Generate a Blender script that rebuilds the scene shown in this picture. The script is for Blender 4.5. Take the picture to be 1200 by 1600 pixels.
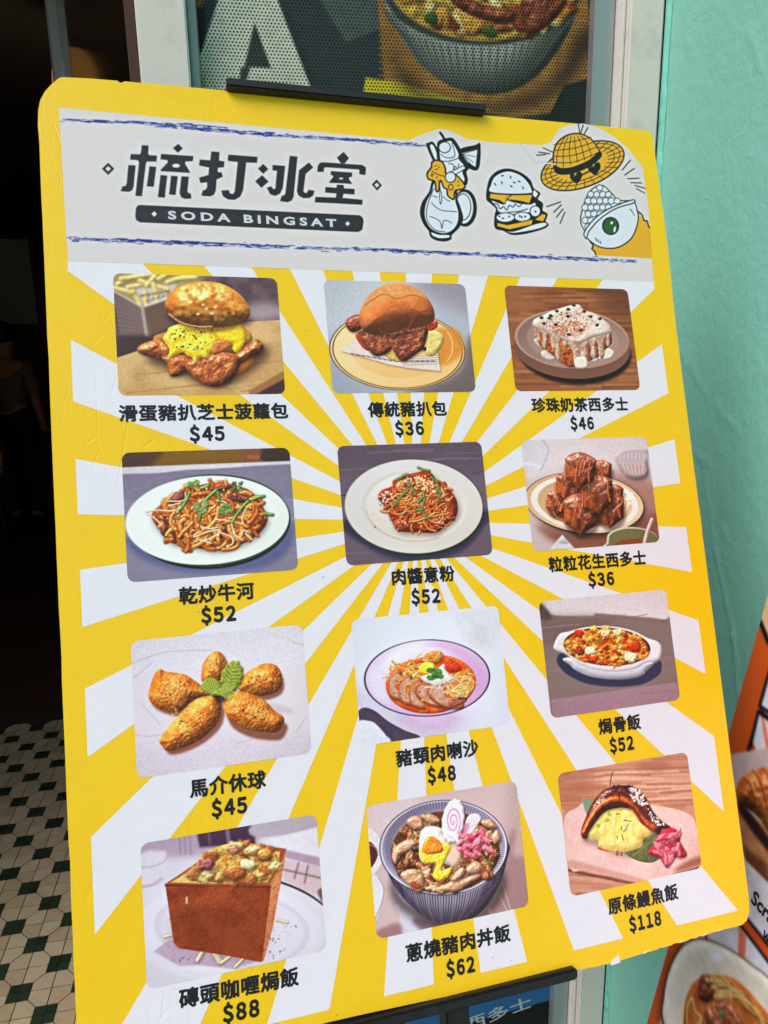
# Menu board on a black easel in front of a shop window: procedural Blender scene.
import bpy, bmesh, math, random
import numpy as np
from mathutils import Matrix, Vector
for _o in list(bpy.data.objects): bpy.data.objects.remove(_o)
SC = bpy.context.scene; COL = SC.collection
# ---------------------------------------------------------------- camera, sky, sun, exposure
F = 1130.0                                  # lens: focal length in pixels of a 1200 x 1600 frame
G  = np.array([0.01930716, 0.97308091, 0.2296536])     # down, in camera axes (right, down, forward)
AX = np.array([-0.19010659, -0.22193302, 0.95634995])  # into the shop
BX = np.array([0.98157359, -0.06212306, 0.1807042])    # along the shop front, to the right
CAM_H = 1.55
def turn(v): return Vector((float(BX @ v), float(AX @ v), float(-(G @ v))))
cam = bpy.data.objects.new('camera', bpy.data.cameras.new('camera')); COL.objects.link(cam); SC.camera = cam
cam.data.sensor_fit = 'VERTICAL'; cam.data.sensor_height = 36.0; cam.data.lens = 36.0 * F / 1600
cam.data.clip_start = .02; cam.data.clip_end = 200
_r, _u, _b = turn(np.array([1., 0, 0])), turn(np.array([0, -1., 0])), turn(np.array([0, 0, -1.]))
cam.matrix_world = Matrix(((_r.x, _u.x, _b.x, 0), (_r.y, _u.y, _b.y, 0), (_r.z, _u.z, _b.z, CAM_H), (0, 0, 0, 1)))
SUN_EL, SUN_AZ = math.radians(52), math.radians(242)    # azimuth of the sun, from +Y towards +X
world = bpy.data.worlds.new('World'); SC.world = world; world.use_nodes = True
_n = world.node_tree.nodes; _sky = _n.new('ShaderNodeTexSky'); _sky.sky_type = 'NISHITA'; _sky.sun_disc = False
_sky.sun_elevation = SUN_EL; _sky.sun_rotation = SUN_AZ; _sky.air_density = 1.0; _sky.dust_density = 2.2; _sky.ozone_density = 1.0
world.node_tree.links.new(_sky.outputs[0], _n['Background'].inputs[0]); _n['Background'].inputs[1].default_value = .12
sun = bpy.data.objects.new('sun', bpy.data.lights.new('sun', 'SUN')); COL.objects.link(sun)
sun.data.energy = 1.5; sun.data.angle = math.radians(40); sun.data.color = (1.0, .975, .94)
sun.rotation_euler = Vector((math.sin(SUN_AZ) * math.cos(SUN_EL), math.cos(SUN_AZ) * math.cos(SUN_EL), math.sin(SUN_EL))).to_track_quat('Z', 'Y').to_euler()
sun.location = (-2, -4, 6)
SC.view_settings.view_transform = 'Standard'; SC.view_settings.look = 'None'; SC.view_settings.gamma = 1.0; SC.view_settings.use_curve_mapping = False
SC.view_settings.exposure = 0.44
SC.cycles.use_denoising = True
WU = 0.6 / 4.36                             # one photo width on the menu board
def rodrigues(r):
    r = np.array(r); t = np.linalg.norm(r); k = r / t
    K = np.array([[0, -k[2], k[1]], [k[2], 0, -k[0]], [-k[1], k[0], 0]])
    return np.eye(3) + math.sin(t) * K + (1 - math.cos(t)) * K @ K
BR = rodrigues((-0.11995636, -0.26622854, -0.07156682)) # board axes in camera axes
BT = np.array([-1.65751199, -1.46030287, 4.42225752])
COLS = (0.0, 1.30757541, 2.60466235); ROWS = (0.0, 1.11920101, 2.22823921, 3.35458156); PH = 0.7707728
def ray(x, y):
    return np.array([(np.asarray(x, float) - 600) / F, (np.asarray(y, float) - 800) / F, np.ones_like(np.asarray(x, float))])
def to_board(x, y):                         # survey pixel -> artwork coordinates on the menu board
    d = ray(x, y); n = BR[:, 2]; k = (n @ BT) / np.tensordot(n, d, 1)
    X = d * k - BT.reshape((3,) + (1,) * (d.ndim - 1))
    return np.stack([np.tensordot(BR[:, 0], X, 1), np.tensordot(BR[:, 1], X, 1)], -1)
# ---------------------------------------------------------------- print shop: a small painter for the printed pictures
def vnoise(h, w, s, rng, octaves=3):
    out = np.zeros((h, w)); amp = 1.0; tot = 0.0
    for _ in range(octaves):
        gh, gw = int(h / s) + 3, int(w / s) + 3
        g = rng.random((gh, gw))
        y = np.arange(h) / s; x = np.arange(w) / s
        yi = y.astype(int); xi = x.astype(int); fy = y - yi; fx = x - xi
        fy = (fy * fy * (3 - 2 * fy))[:, None]; fx = (fx * fx * (3 - 2 * fx))[None]
        a = g[yi][:, xi]; b = g[yi][:, xi + 1]; c = g[yi + 1][:, xi]; d = g[yi + 1][:, xi + 1]
        out += amp * ((a * (1 - fx) + b * fx) * (1 - fy) + (c * (1 - fx) + d * fx) * fy); tot += amp
        amp *= .55; s = max(s / 2.1, 1.01)
    return out / tot
def blur(a, s):
    if s < .3: return a
    r = int(3 * s) + 1; k = np.exp(-.5 * (np.arange(-r, r + 1) / s) ** 2); k /= k.sum()
    for ax in (0, 1):
        p = [(0, 0)] * a.ndim; p[ax] = (r, r); b = np.pad(a, p, 'edge'); o = np.zeros_like(a); n = a.shape[ax]
        for i, kk in enumerate(k): o += kk * (b[i:i + n] if ax == 0 else b[:, i:i + n])
        a = o
    return a
def spline(p, closed=True, n=6):
    p = np.asarray(p, float); N = len(p)
    if N < 3: return p
    if closed: q = np.concatenate([p[-1:], p, p[:2]])
    else: q = np.concatenate([p[:1], p, p[-1:]])
    t = np.linspace(0, 1, n, endpoint=False)[:, None]; out = []
    for i in range(N if closed else N - 1):
        a, b, c, d = q[i:i + 4]
        out.append(.5 * (2 * b + (c - a) * t + (2 * a - 5 * b + 4 * c - d) * t ** 2 + (3 * b - a - 3 * c + d) * t ** 3))
    if not closed: out.append(p[-1:])
    return np.concatenate(out)
def ell(cx, cy, rx, ry, rot=0, n=28, a0=0, a1=360):
    a = np.radians(np.linspace(a0, a1, n, endpoint=a1 - a0 < 360)); r = math.radians(rot)
    x = rx * np.cos(a); y = ry * np.sin(a)
    return np.stack([cx + x * math.cos(r) - y * math.sin(r), cy + x * math.sin(r) + y * math.cos(r)], -1)
class Canvas:
    def __init__(s, W, H, mapf, base, seed=1):
        s.W, s.H, s.mapf = W, H, mapf; s.rng = np.random.default_rng(seed)
        s.a = np.ones((H, W, 3)) * np.array(base, float)
        c = np.array(mapf(np.array([[500., 500.], [600., 500.], [500., 600.]])))
        s.k = (np.linalg.norm(c[1] - c[0]) + np.linalg.norm(c[2] - c[0])) / 200
        s.L = np.array([-.45, -.6, .75]); s.photo = 1.0
    def win(s, p, m):
        x0 = max(0, int(p[:, 0].min() - m)); x1 = min(s.W, int(p[:, 0].max() + m) + 2)
        y0 = max(0, int(p[:, 1].min() - m)); y1 = min(s.H, int(p[:, 1].max() + m) + 2)
        return x0, x1, y0, y1
    def dist(s, p, w, closed):
        x0, x1, y0, y1 = w
        Y, X = np.mgrid[y0:y1, x0:x1].astype(float); X += .5; Y += .5
        d = np.full(X.shape, 1e9); ins = np.zeros(X.shape, bool)
        n = len(p)
        for i in range(n if closed else n - 1):
            ax, ay = p[i]; bx, by = p[(i + 1) % n]; ex, ey = bx - ax, by - ay; l = ex * ex + ey * ey
            if l < 1e-9: continue
            t = np.clip(((X - ax) * ex + (Y - ay) * ey) / l, 0, 1)
            d = np.minimum(d, (X - ax - t * ex) ** 2 + (Y - ay - t * ey) ** 2)
            if closed and ay != by:
                c = ((Y >= ay) != (Y >= by)) & (X < (Y - ay) / (by - ay) * ex + ax); ins ^= c
        d = np.sqrt(d)
        return np.where(ins, d, -d) if closed else d
    def put(s, w, alpha, col, hgt=None, bump=0, bs=8, spec=0, shin=24, col2=None, cs=14, amb=.5, mott=.06, oct=3):
        x0, x1, y0, y1 = w; h, wd = alpha.shape
        c = np.ones((h, wd, 3)) * np.array(col, float)
        if col2 is not None:
            n = np.clip((vnoise(h, wd, max(cs * s.k, 1.2), s.rng) - .5) * 3 + .5, 0, 1)[..., None]
            c = c * (1 - n) + np.array(col2, float) * n
        if mott: c = c * (1 + mott * 2.6 * (vnoise(h, wd, max(9 * s.k, 1.1), s.rng, 4) - .5))[..., None]
        if hgt is not None:
            z = hgt.copy()
            if bump: z = z + .6 * bump * s.k * (vnoise(h, wd, max(bs * s.k, 1.2), s.rng, oct) - .5) * 2
            gy, gx = np.gradient(z) if min(z.shape) > 1 else (z * 0, z * 0)
            nn = np.sqrt(gx * gx + gy * gy + 1); L = s.L / np.linalg.norm(s.L)
            dt = (-gx * L[0] - gy * L[1] + L[2]) / nn
            sh = amb + (1 - amb) * np.clip(dt, 0, 2) / L[2]
            c = c * np.clip(sh, 0, 1.6)[..., None]
            if spec:
                Hh = L + np.array([0, -.15, 1]); Hh /= np.linalg.norm(Hh)
                sp = np.clip((-gx * Hh[0] - gy * Hh[1] + Hh[2]) / nn, 0, 1) ** shin
                c = c + (spec * sp * 255)[..., None]
        A = np.clip(alpha, 0, 1)[..., None]
        s.a[y0:y1, x0:x1] = s.a[y0:y1, x0:x1] * (1 - A) + np.clip(c, 0, 255) * A
    def shadow(s, pts, off=(10, 14), bl=10, st=.5, smooth=True, col=(20, 10, 10)):
        p = s.mapf(np.asarray(pts, float) + np.array(off)); p = spline(p) if smooth else p
        w = s.win(p, bl * s.k * 3 + 2)
        if w[1] - w[0] < 2 or w[3] - w[2] < 2: return
        m = np.clip(s.dist(p, w, True) + .5, 0, 1); m = blur(m, bl * s.k)[..., None] * st
        x0, x1, y0, y1 = w; s.a[y0:y1, x0:x1] = s.a[y0:y1, x0:x1] * (1 - m) + np.array(col, float) * m
    def shape(s, pts, col, dome=0, smooth=True, soft=0, alpha=1, sh=None, **kw):
        if sh: s.shadow(pts, sh[:2], sh[2], sh[3], smooth)
        p = s.mapf(np.asarray(pts, float)); p = spline(p) if smooth else p
        w = s.win(p, 3 + soft * s.k * 3)
        if w[1] - w[0] < 2 or w[3] - w[2] < 2: return
        d = s.dist(p, w, True); al = np.clip(d + .5, 0, 1)
        if soft: al = blur(al, soft * s.k)
        hg = None
        if dome:
            b = dome * s.k; t = 1 - np.clip(d / b, 0, 1); hg = b * .52 * (1 - t * t) + b * .10 * np.sqrt(np.clip(1 - t * t, 0, 1))
        elif kw.get('bump'): hg = np.zeros_like(d)
        s.put(w, al * alpha, col, hg, **kw)
    def strand(s, pts, wd, col, sh=0, smooth=True, closed=False, taper=0, flat=False, **kw):
        p = s.mapf(np.asarray(pts, float)); p = spline(p, closed, 5) if smooth else p
        r = wd * s.k / 2; w = s.win(p, r + 3)
        if w[1] - w[0] < 2 or w[3] - w[2] < 2: return
        d = s.dist(p, w, closed)
        if closed: d = np.abs(d)
        if sh:
            x0, x1, y0, y1 = w; m = (np.clip(r * 1.7 - d, 0, r) / max(r, .1) * sh)[..., None]
            s.a[y0:y1, x0:x1] *= 1 - m
        hg = None if flat else np.clip(r * r - d * d, 0, None) / max(r, .3) * .62
        s.put(w, np.clip(r - d + .5, 0, 1) * min(1, 2 * r + .2), col, hg, **kw)
    def inside(s, poly, n):
        p = spline(np.asarray(poly, float)); lo = p.min(0); hi = p.max(0); out = []
        while len(out) < n:
            q = lo + (hi - lo) * s.rng.random(2); c = False
            for i in range(len(p)):
                a, b = p[i - 1], p[i]
                if (a[1] > q[1]) != (b[1] > q[1]) and q[0] < (b[0] - a[0]) * (q[1] - a[1]) / (b[1] - a[1]) + a[0]: c = not c
            if c: out.append(q)
        return out
    def tangle(s, poly, n, wd, cols, length=120, curl=.9, **kw):
        c = np.mean(np.asarray(poly, float), 0)
        for q in s.inside(poly, n):
            a = s.rng.random() * 6.28; p = [q]; da = (s.rng.random() - .5) * curl
            for _ in range(5):
                a += da + (s.rng.random() - .5) * curl * .5
                nx = p[-1] + length / 5 * np.array([math.cos(a), math.sin(a) * .75])
                nx = nx + (c - nx) * .06; p.append(nx)
            s.strand(p, wd * (.8 + .4 * s.rng.random()), cols[s.rng.integers(len(cols))], **kw)
    def specks(s, poly, n, r, cols, **kw):
        for q in s.inside(poly, n):
            rr = r * (.5 + s.rng.random()); s.shape(ell(q[0], q[1], rr, rr * (.5 + .5 * s.rng.random()), s.rng.random() * 180, 7), cols[s.rng.integers(len(cols))], mott=0, **kw)
    def plate(s, cx, cy, rx, ry, rot, rings, tint=None):
        Y, X = np.mgrid[0:s.H, 0:s.W].astype(float)
        o = s.mapf(np.array([[cx, cy]]))[0]; ux = s.mapf(ell(cx, cy, rx, ry, rot, 5, 0, 359)[:1])[0] - o; uy = s.mapf(ell(cx, cy, rx, ry, rot, 2, 90, 91)[:1])[0] - o
        M = np.linalg.inv(np.array([[ux[0], uy[0]], [ux[1], uy[1]]])); dx = X + .5 - o[0]; dy = Y + .5 - o[1]
        a = M[0, 0] * dx + M[0, 1] * dy; b = M[1, 0] * dx + M[1, 1] * dy; r = np.sqrt(a * a + b * b)
        px = (np.linalg.norm(ux) + np.linalg.norm(uy)) / 2
        for rad, col in rings:                 # outermost first; colour may be a pair (upper left, lower right)
            m = np.clip((rad - r) * px + .5, 0, 1)[..., None]
            if isinstance(col[0], (tuple, list)):
                g = np.clip((a * .6 + b * .8) / rad * .5 + .5, 0, 1)[..., None]; c = np.array(col[0], float) * (1 - g) + np.array(col[1], float) * g
            else: c = np.array(col, float)
            s.a = s.a * (1 - m) + c * m
    def grade(s, bl=0):
        if bl: s.a = blur(s.a, bl * s.k)
    def finish(s, lo=0, hi=255):
        g = s.rng.normal(0, 1.8, (s.H, s.W, 1)); Y, X = np.mgrid[0:s.H, 0:s.W]; v = ((X / s.W - .5) ** 2 + (Y / s.H - .5) ** 2)
        tone = 1.0 + (.09 - .22 * v) * s.photo + s.photo * .07 * (vnoise(s.H, s.W, s.W / 2.2, s.rng, 2) - .5)
        a = blur(s.a * tone[..., None], .95); low = blur(a, 9); a = a + (a - low) * .18           # printed photograph: soft lens, a touch of local contrast
        if s.photo:
            x = np.clip(a / 255, 0, 1); x = x ** .93; x = x + .16 * (x * x * (3 - 2 * x) - x); m = x.mean(-1, keepdims=True); a = 255 * (m + (x - m) * 1.14)
        return np.clip(a + g, lo, hi)
def photo_canvas(i, crop, base, seed, W=440):
    c, r = i % 3, i // 3; x0, y0, sc = crop; H = int(W * PH)
    def mapf(p):
        p = np.asarray(p, float); q = to_board(x0 + p[..., 0] * sc, y0 + p[..., 1] * sc)
        return np.stack([(q[..., 0] - COLS[c]) * W, (q[..., 1] - ROWS[r]) * W], -1)
    return Canvas(W, H, mapf, base, seed)
def rnd_poly(c, x, y, r, n=9, j=.3, asp=.8, rot=0):
    a = np.linspace(0, 2 * math.pi, n, endpoint=False); rr = r * (1 - j / 2 + j * c.rng.random(n)); b = math.radians(rot)
    X = rr * np.cos(a); Y = rr * asp * np.sin(a)
    return np.stack([x + X * math.cos(b) - Y * math.sin(b), y + X * math.sin(b) + Y * math.cos(b)], -1)
def wood(c, cols, y0=0, y1=1200, n=60, slope=-.02, w=9):
    for _ in range(n):
        y = y0 + (y1 - y0) * c.rng.random(); x = -50 + 900 * c.rng.random(); l = 200 + 500 * c.rng.random(); k = (c.rng.random() - .5) * 24
        c.strand([(x, y), (x + l * .5, y + slope * l * .5 + k), (x + l, y + slope * l)], w * (.3 + c.rng.random()), cols[c.rng.integers(len(cols))], flat=True, mott=.1)
def pork_bun():                                  # pork chop and egg in a pineapple bun, fries basket behind
    c = photo_canvas(0, (160, 420, .266667), (98, 78, 80), 11)
    c.shape([(560, 20), (1100, 20), (1100, 330), (820, 300), (560, 200)], (104, 84, 88), soft=30, col2=(84, 66, 70), cs=60)
    c.shape([(860, 220), (1000, 200), (1060, 260), (960, 310), (870, 290)], (158, 138, 144), soft=22)
    c.shape([(60, 30), (560, 30), (500, 160), (250, 230), (60, 130)], (170, 142, 96), soft=20)
    c.shape([(190, 120), (250, 100), (440, 90), (400, 150), (350, 200), (240, 232), (215, 190)], (205, 190, 182), smooth=False, mott=.04)
    for (x, y, l, a) in ((90, 90, 150, -25), (150, 110, 150, -12), (110, 60, 190, -8), (220, 70, 170, 18), (260, 100, 150, -50), (330, 60, 160, -28), (380, 80, 190, -18), (180, 130, 90, 62), (300, 90, 120, 75), (430, 60, 120, -5), (60, 110, 120, 15), (250, 140, 90, 80)):
        b = math.radians(a); c.strand([(x, y), (x + l * math.cos(b), y + l * math.sin(b))], 30, (222, 190, 112), sh=.2, col2=(240, 216, 150))
    for k in range(5): c.strand([(225 + k * 36, 160 - k * 6), (245 + k * 36, 156 - k * 6)], 12, (110, 92, 90), flat=True, smooth=False); c.strand([(260 + k * 30, 195 - k * 9), (272 + k * 30, 180 - k * 9)], 10, (120, 98, 92), flat=True, smooth=False)
    c.shape([(55, 130), (235, 228), (420, 165), (430, 330), (310, 400), (120, 420), (70, 330)], (86, 66, 62), smooth=False)
    for k in range(9): c.strand([(70 + k * 20, 140 + k * 12), (115 + k * 17, 400 - k)], 5, (150, 130, 126), flat=True); c.strand([(66 + k * 4, 165 + k * 27), (245 + k * 6, 250 + k * 18)], 5, (138, 118, 116), flat=True)
    for k in range(8): c.strand([(250 + k * 22, 235 - k * 6), (262 + k * 20, 400 - k * 10)], 4, (120, 92, 70), flat=True); c.strand([(240, 250 + k * 20), (420, 185 + k * 20)], 4, (126, 98, 74), flat=True)
    c.strand([(60, 128), (235, 228), (420, 165)], 12, (196, 184, 180), smooth=False); c.strand([(236, 228), (262, 395)], 22, (170, 152, 140), smooth=False)
    c.shape([(70, 400), (300, 395), (310, 440), (90, 520)], (66, 50, 52), soft=8)
    c.grade(5)
    c.shape([(60, 530), (300, 450), (480, 420), (850, 312), (1060, 298), (1100, 640), (870, 770), (60, 780)], (188, 146, 98), smooth=False, col2=(206, 166, 118), cs=120)
    wood(c, [(178, 134, 88), (200, 160, 112)], 560, 740, 14, -.12, 8)
    c.shape([(855, 745), (1090, 612), (1100, 780), (860, 790)], (66, 44, 42), smooth=False, soft=2)
    c.shape([(850, 720), (1075, 590), (1075, 640), (880, 745)], (150, 104, 66), smooth=False, soft=4)
    c.shadow([(240, 500), (420, 600), (640, 680), (800, 620), (960, 470), (800, 420)], (24, 18), 22, .62)
    c.shape([(700, 520), (860, 500), (885, 560), (830, 610), (720, 640)], (196, 122, 52), dome=50, bump=2)
    c.shape([(300, 400), (380, 370), (480, 360), (470, 460), (330, 460)], (168, 112, 60), dome=30, bump=4)
    for p in ([(203, 472), (240, 438), (330, 415), (420, 440), (410, 525), (330, 528), (235, 502)], [(350, 520), (440, 496), (530, 530), (505, 590), (440, 628), (395, 625), (380, 560)],
              [(760, 520), (860, 440), (905, 414), (940, 446), (925, 490), (870, 520), (820, 552), (780, 560)], [(480, 545), (560, 515), (700, 490), (800, 515), (790, 600), (725, 672), (640, 690), (560, 655), (500, 600)]):
        c.shape(p, (142, 70, 38), dome=45, bump=11, bs=34, spec=.45, shin=38, col2=(186, 106, 58), cs=30, sh=(6, 10, 8, .5), amb=.3, mott=.14)
    c.shape([(620, 350), (800, 330), (880, 400), (830, 450), (700, 480)], (196, 140, 66), dome=30, bump=4)
    c.shape([(355, 410), (378, 372), (400, 340), (520, 310), (640, 330), (655, 372), (690, 410), (668, 440), (690, 462), (640, 480), (620, 522), (575, 520), (545, 552), (525, 520), (498, 510), (470, 490), (430, 505), (385, 522), (392, 470)], (252, 192, 36), dome=30, bump=10, bs=26, spec=.2, col2=(255, 214, 92), cs=30, sh=(6, 10, 6, .5), amb=.62)
    c.shape([(650, 340), (800, 320), (838, 380), (832, 440), (790, 492), (762, 470), (765, 440), (690, 420)], (248, 190, 46), dome=25, bump=6, bs=22, spec=.2, sh=(4, 8, 5, .4), amb=.62)
    c.shape([(655, 430), (720, 420), (760, 450), (700, 490), (640, 500)], (176, 100, 52), dome=16, bump=6, bs=14, spec=.3)
    c.specks([(400, 360), (560, 340), (640, 400), (540, 500), (420, 470)], 46, 5, [(60, 60, 30), (90, 90, 40), (40, 34, 24)])
    c.shadow([(380, 240), (560, 345), (800, 320), (850, 270)], (0, 26), 14, .6)
    c.L = np.array([-.2, -.75, .6])
    c.shape([(366, 205), (398, 140), (480, 95), (590, 74), (700, 88), (800, 145), (860, 225), (858, 285), (800, 325), (700, 343), (560, 346), (450, 318), (385, 262)], (178, 104, 42), dome=130, bump=14, bs=44, spec=.42, shin=34, col2=(206, 140, 66), cs=46, amb=.42, oct=2)
    c.specks([(420, 180), (560, 90), (760, 150), (820, 260), (600, 300), (430, 260)], 60, 12, [(214, 152, 80), (150, 84, 32)], alpha=.4, soft=2)
    for (x, y) in ((565, 140), (610, 235), (590, 210), (660, 225), (700, 180), (520, 195), (560, 265), (730, 150), (640, 262)): c.shape(ell(x, y, 11, 6, -20, 8), (255, 232, 190), soft=2, alpha=.8)
    c.strand([(392, 268), (460, 316), (560, 340), (640, 340)], 12, (176, 112, 60), col2=(206, 150, 100), cs=8)
    return c
def classic_bun():                               # pork chop bun on a cream plate
    c = photo_canvas(1, (490, 420, .233333), (170, 170, 182), 12)
    c.shape([(60, 60), (640, 60), (500, 300), (60, 420)], (188, 188, 196), soft=60); c.shape([(700, 60), (1080, 90), (1060, 300), (800, 200)], (150, 140, 148), soft=50)
    c.shape([(300, 820), (700, 850), (1100, 840), (1080, 450), (1030, 480), (960, 700), (600, 830)], (112, 96, 96), soft=18)
    c.shape([(120, 600), (240, 720), (500, 830), (120, 850)], (158, 158, 172), soft=20)
    c.plate(572, 545, 445, 268, 3, [(1.0, (72, 54, 42)), (.985, ((238, 208, 164), (206, 160, 104))), (.955, (64, 48, 38)), (.94, ((242, 210, 162), (232, 186, 128))), (.70, ((232, 192, 138), (226, 178, 118)))])
    c.shape([(800, 420), (900, 395), (985, 430), (1000, 560), (900, 640), (820, 620)], (196, 122, 48), soft=14, alpha=.85)
    c.strand(ell(860, 520, 70, 110, 0, 10, -60, 60), 7, (236, 190, 120), flat=True)
    c.shape([(180, 550), (270, 470), (420, 540), (560, 610), (830, 560), (850, 685), (640, 665), (500, 640), (330, 590)], (224, 204, 196), smooth=False, sh=(6, 8, 6, .4))
    for k in range(16): c.strand([(250 + k * 36, 568 + (k * 6 if k < 9 else 50)), (272 + k * 36, 574 + (k * 6 if k < 9 else 46))], 9, (110, 100, 108), flat=True, smooth=False)
    for k in range(5): c.strand([(600, 590 + k * 14), (830, 580 + k * 14)], 4, (150, 126, 108), flat=True, smooth=False)
    c.shape([(740, 440), (800, 410), (870, 450), (860, 520), (800, 585), (740, 560)], (222, 186, 110), dome=30, bump=5, col2=(236, 208, 140))
    c.shape([(460, 560), (540, 545), (600, 620), (520, 610)], (206, 176, 96), dome=12, bump=5)
    c.shape([(280, 440), (360, 420), (380, 540), (330, 530)], (178, 66, 56), dome=16, spec=.2)
    for p in ([(215, 350), (260, 315), (320, 310), (340, 380), (270, 425), (225, 400)], [(300, 420), (420, 420), (520, 430), (520, 540), (420, 585), (350, 520)], [(490, 430), (620, 400), (760, 380), (740, 520), (700, 560), (600, 620), (540, 560)]):
        c.shape(p, (112, 54, 40), dome=34, bump=11, bs=30, spec=.45, shin=36, col2=(160, 88, 60), cs=28, sh=(5, 9, 7, .5), amb=.3, mott=.14)
    c.shape([(760, 370), (820, 345), (830, 385), (790, 415), (760, 405)], (196, 62, 50), dome=16, spec=.3)
    c.shape([(735, 530), (755, 525), (750, 550), (736, 548)], (40, 30, 40))
    c.shadow([(310, 400), (480, 440), (700, 400), (800, 340)], (0, 22), 10, .5)
    c.L = np.array([-.35, -.8, .5])
    c.shape([(303, 330), (330, 240), (390, 160), (460, 115), (545, 98), (650, 115), (740, 170), (800, 260), (808, 340), (770, 375), (680, 398), (600, 408), (500, 440), (410, 446), (330, 410)], (172, 92, 50), dome=150, bump=3, bs=40, col2=(186, 106, 62), cs=60, amb=.45)
    c.shape([(345, 240), (400, 160), (480, 112), (560, 103), (680, 130), (770, 200), (640, 175), (545, 200), (450, 185), (385, 230)], (222, 160, 108), soft=10, alpha=.85, col2=(208, 140, 86), cs=18)
    c.strand([(345, 245), (400, 205), (470, 170), (560, 200), (660, 175), (740, 200)], 6, (160, 92, 56), flat=True)
    c.strand([(800, 275), (720, 290), (665, 330), (640, 390), (600, 405)], 9, (122, 58, 30), flat=True); c.strand([(440, 400), (460, 430), (520, 436)], 8, (120, 56, 32), flat=True)
    return c
def milk_tea_toast():                            # French toast with milk tea sauce and pearls on a clay plate
    c = photo_canvas(2, (770, 430, .241667), (140, 86, 58), 13)
    wood(c, [(122, 72, 46), (158, 100, 68), (108, 62, 40), (168, 112, 78)], 50, 760, 90, .01, 13)
    c.grade(4)
    c.shape([(640, 80), (890, 90), (900, 270), (720, 220)], (92, 54, 38), soft=40, alpha=.7); c.shape([(90, 60), (300, 60), (250, 200), (100, 230)], (164, 106, 72), soft=50, alpha=.5)
    c.shadow(ell(525, 490, 365, 200, 4), (6, 16), 8, .9, True, (16, 12, 16))
    c.plate(522, 470, 366, 200, 4, [(1.0, (112, 76, 66))]); c.plate(520, 412, 362, 192, 4, [(1.0, ((178, 146, 134), (158, 120, 106))), (.955, ((128, 98, 92), (160, 126, 116))), (.80, ((150, 120, 112), (164, 130, 122)))])
    c.specks(ell(500, 510, 260, 80), 60, 4, [(120, 80, 72), (178, 150, 142)])
    c.shape([(320, 490), (400, 485), (410, 540), (360, 550), (318, 525)], (214, 196, 188), dome=12); c.shape([(680, 500), (740, 470), (785, 500), (760, 540), (690, 545)], (222, 206, 196), dome=12); c.shape(ell(655, 545, 20, 12), (222, 206, 196), dome=6); c.shape([(265, 420), (300, 410), (330, 470), (300, 465)], (206, 188, 178), dome=8)
    c.shape([(268, 330), (520, 420), (530, 590), (490, 592), (430, 550), (300, 450)], (132, 60, 28), smooth=False, dome=14, bump=12, bs=18, col2=(186, 100, 46), cs=26, spec=.2, sh=(6, 8, 8, .5))
    c.shape([(515, 430), (765, 350), (770, 440), (680, 530), (610, 560), (530, 595)], (104, 46, 26), smooth=False, dome=14, bump=12, bs=14, col2=(164, 84, 44), cs=20, spec=.2)
    for (x, y, l, w) in ((290, 330, 100, 40), (335, 345, 130, 60), (390, 370, 110, 50), (420, 390, 160, 54), (470, 400, 60, 60), (545, 440, 150, 80), (590, 430, 120, 90), (650, 410, 130, 80), (700, 385, 150, 60), (745, 360, 100, 44), (275, 320, 80, 30)):
        r = c.rng.random(4); c.shape([(x - w * .7, y - 10), (x + w * .7, y - 10), (x + w * (.2 + .2 * r[0]), y + l * .35), (x + w * (.25 + .3 * r[1]), y + l * .8), (x + w * .1, y + l * (1 + .1 * r[2])), (x - w * .25, y + l * .85), (x - w * (.15 + .25 * r[3]), y + l * .4)], (196, 164, 148), dome=w * .3, bump=7, bs=14, spec=.06, col2=(172, 128, 106), cs=20)
    c.shape([(530, 540), (600, 530), (612, 595), (540, 600)], (224, 206, 196), dome=12, spec=.15)
    c.shape([(264, 290), (330, 255), (400, 225), (500, 195), (560, 192), (590, 225), (660, 250), (745, 310), (768, 350), (760, 375), (660, 400), (560, 440), (480, 425), (360, 370), (275, 335)], (212, 184, 170), dome=26, bump=6, bs=26, col2=(226, 204, 192), cs=40, spec=.06, amb=.6)
    c.specks([(330, 290), (480, 230), (640, 280), (600, 370), (480, 400), (380, 360)], 260, 4, [(168, 96, 70), (186, 120, 94), (146, 76, 54)]); c.specks(ell(490, 345, 110, 48), 160, 5, [(170, 92, 62), (186, 116, 88)])
    for (x, y) in ((523, 197), (487, 220), (413, 232), (375, 262), (316, 275), (330, 312), (362, 279), (405, 318), (588, 236), (631, 268), (692, 282), (675, 322), (570, 354), (490, 384), (486, 267)): c.shape(rnd_poly(c, x, y, 13, 7, .5, .7), (30, 24, 26), dome=8, spec=.4)
    return c
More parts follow.
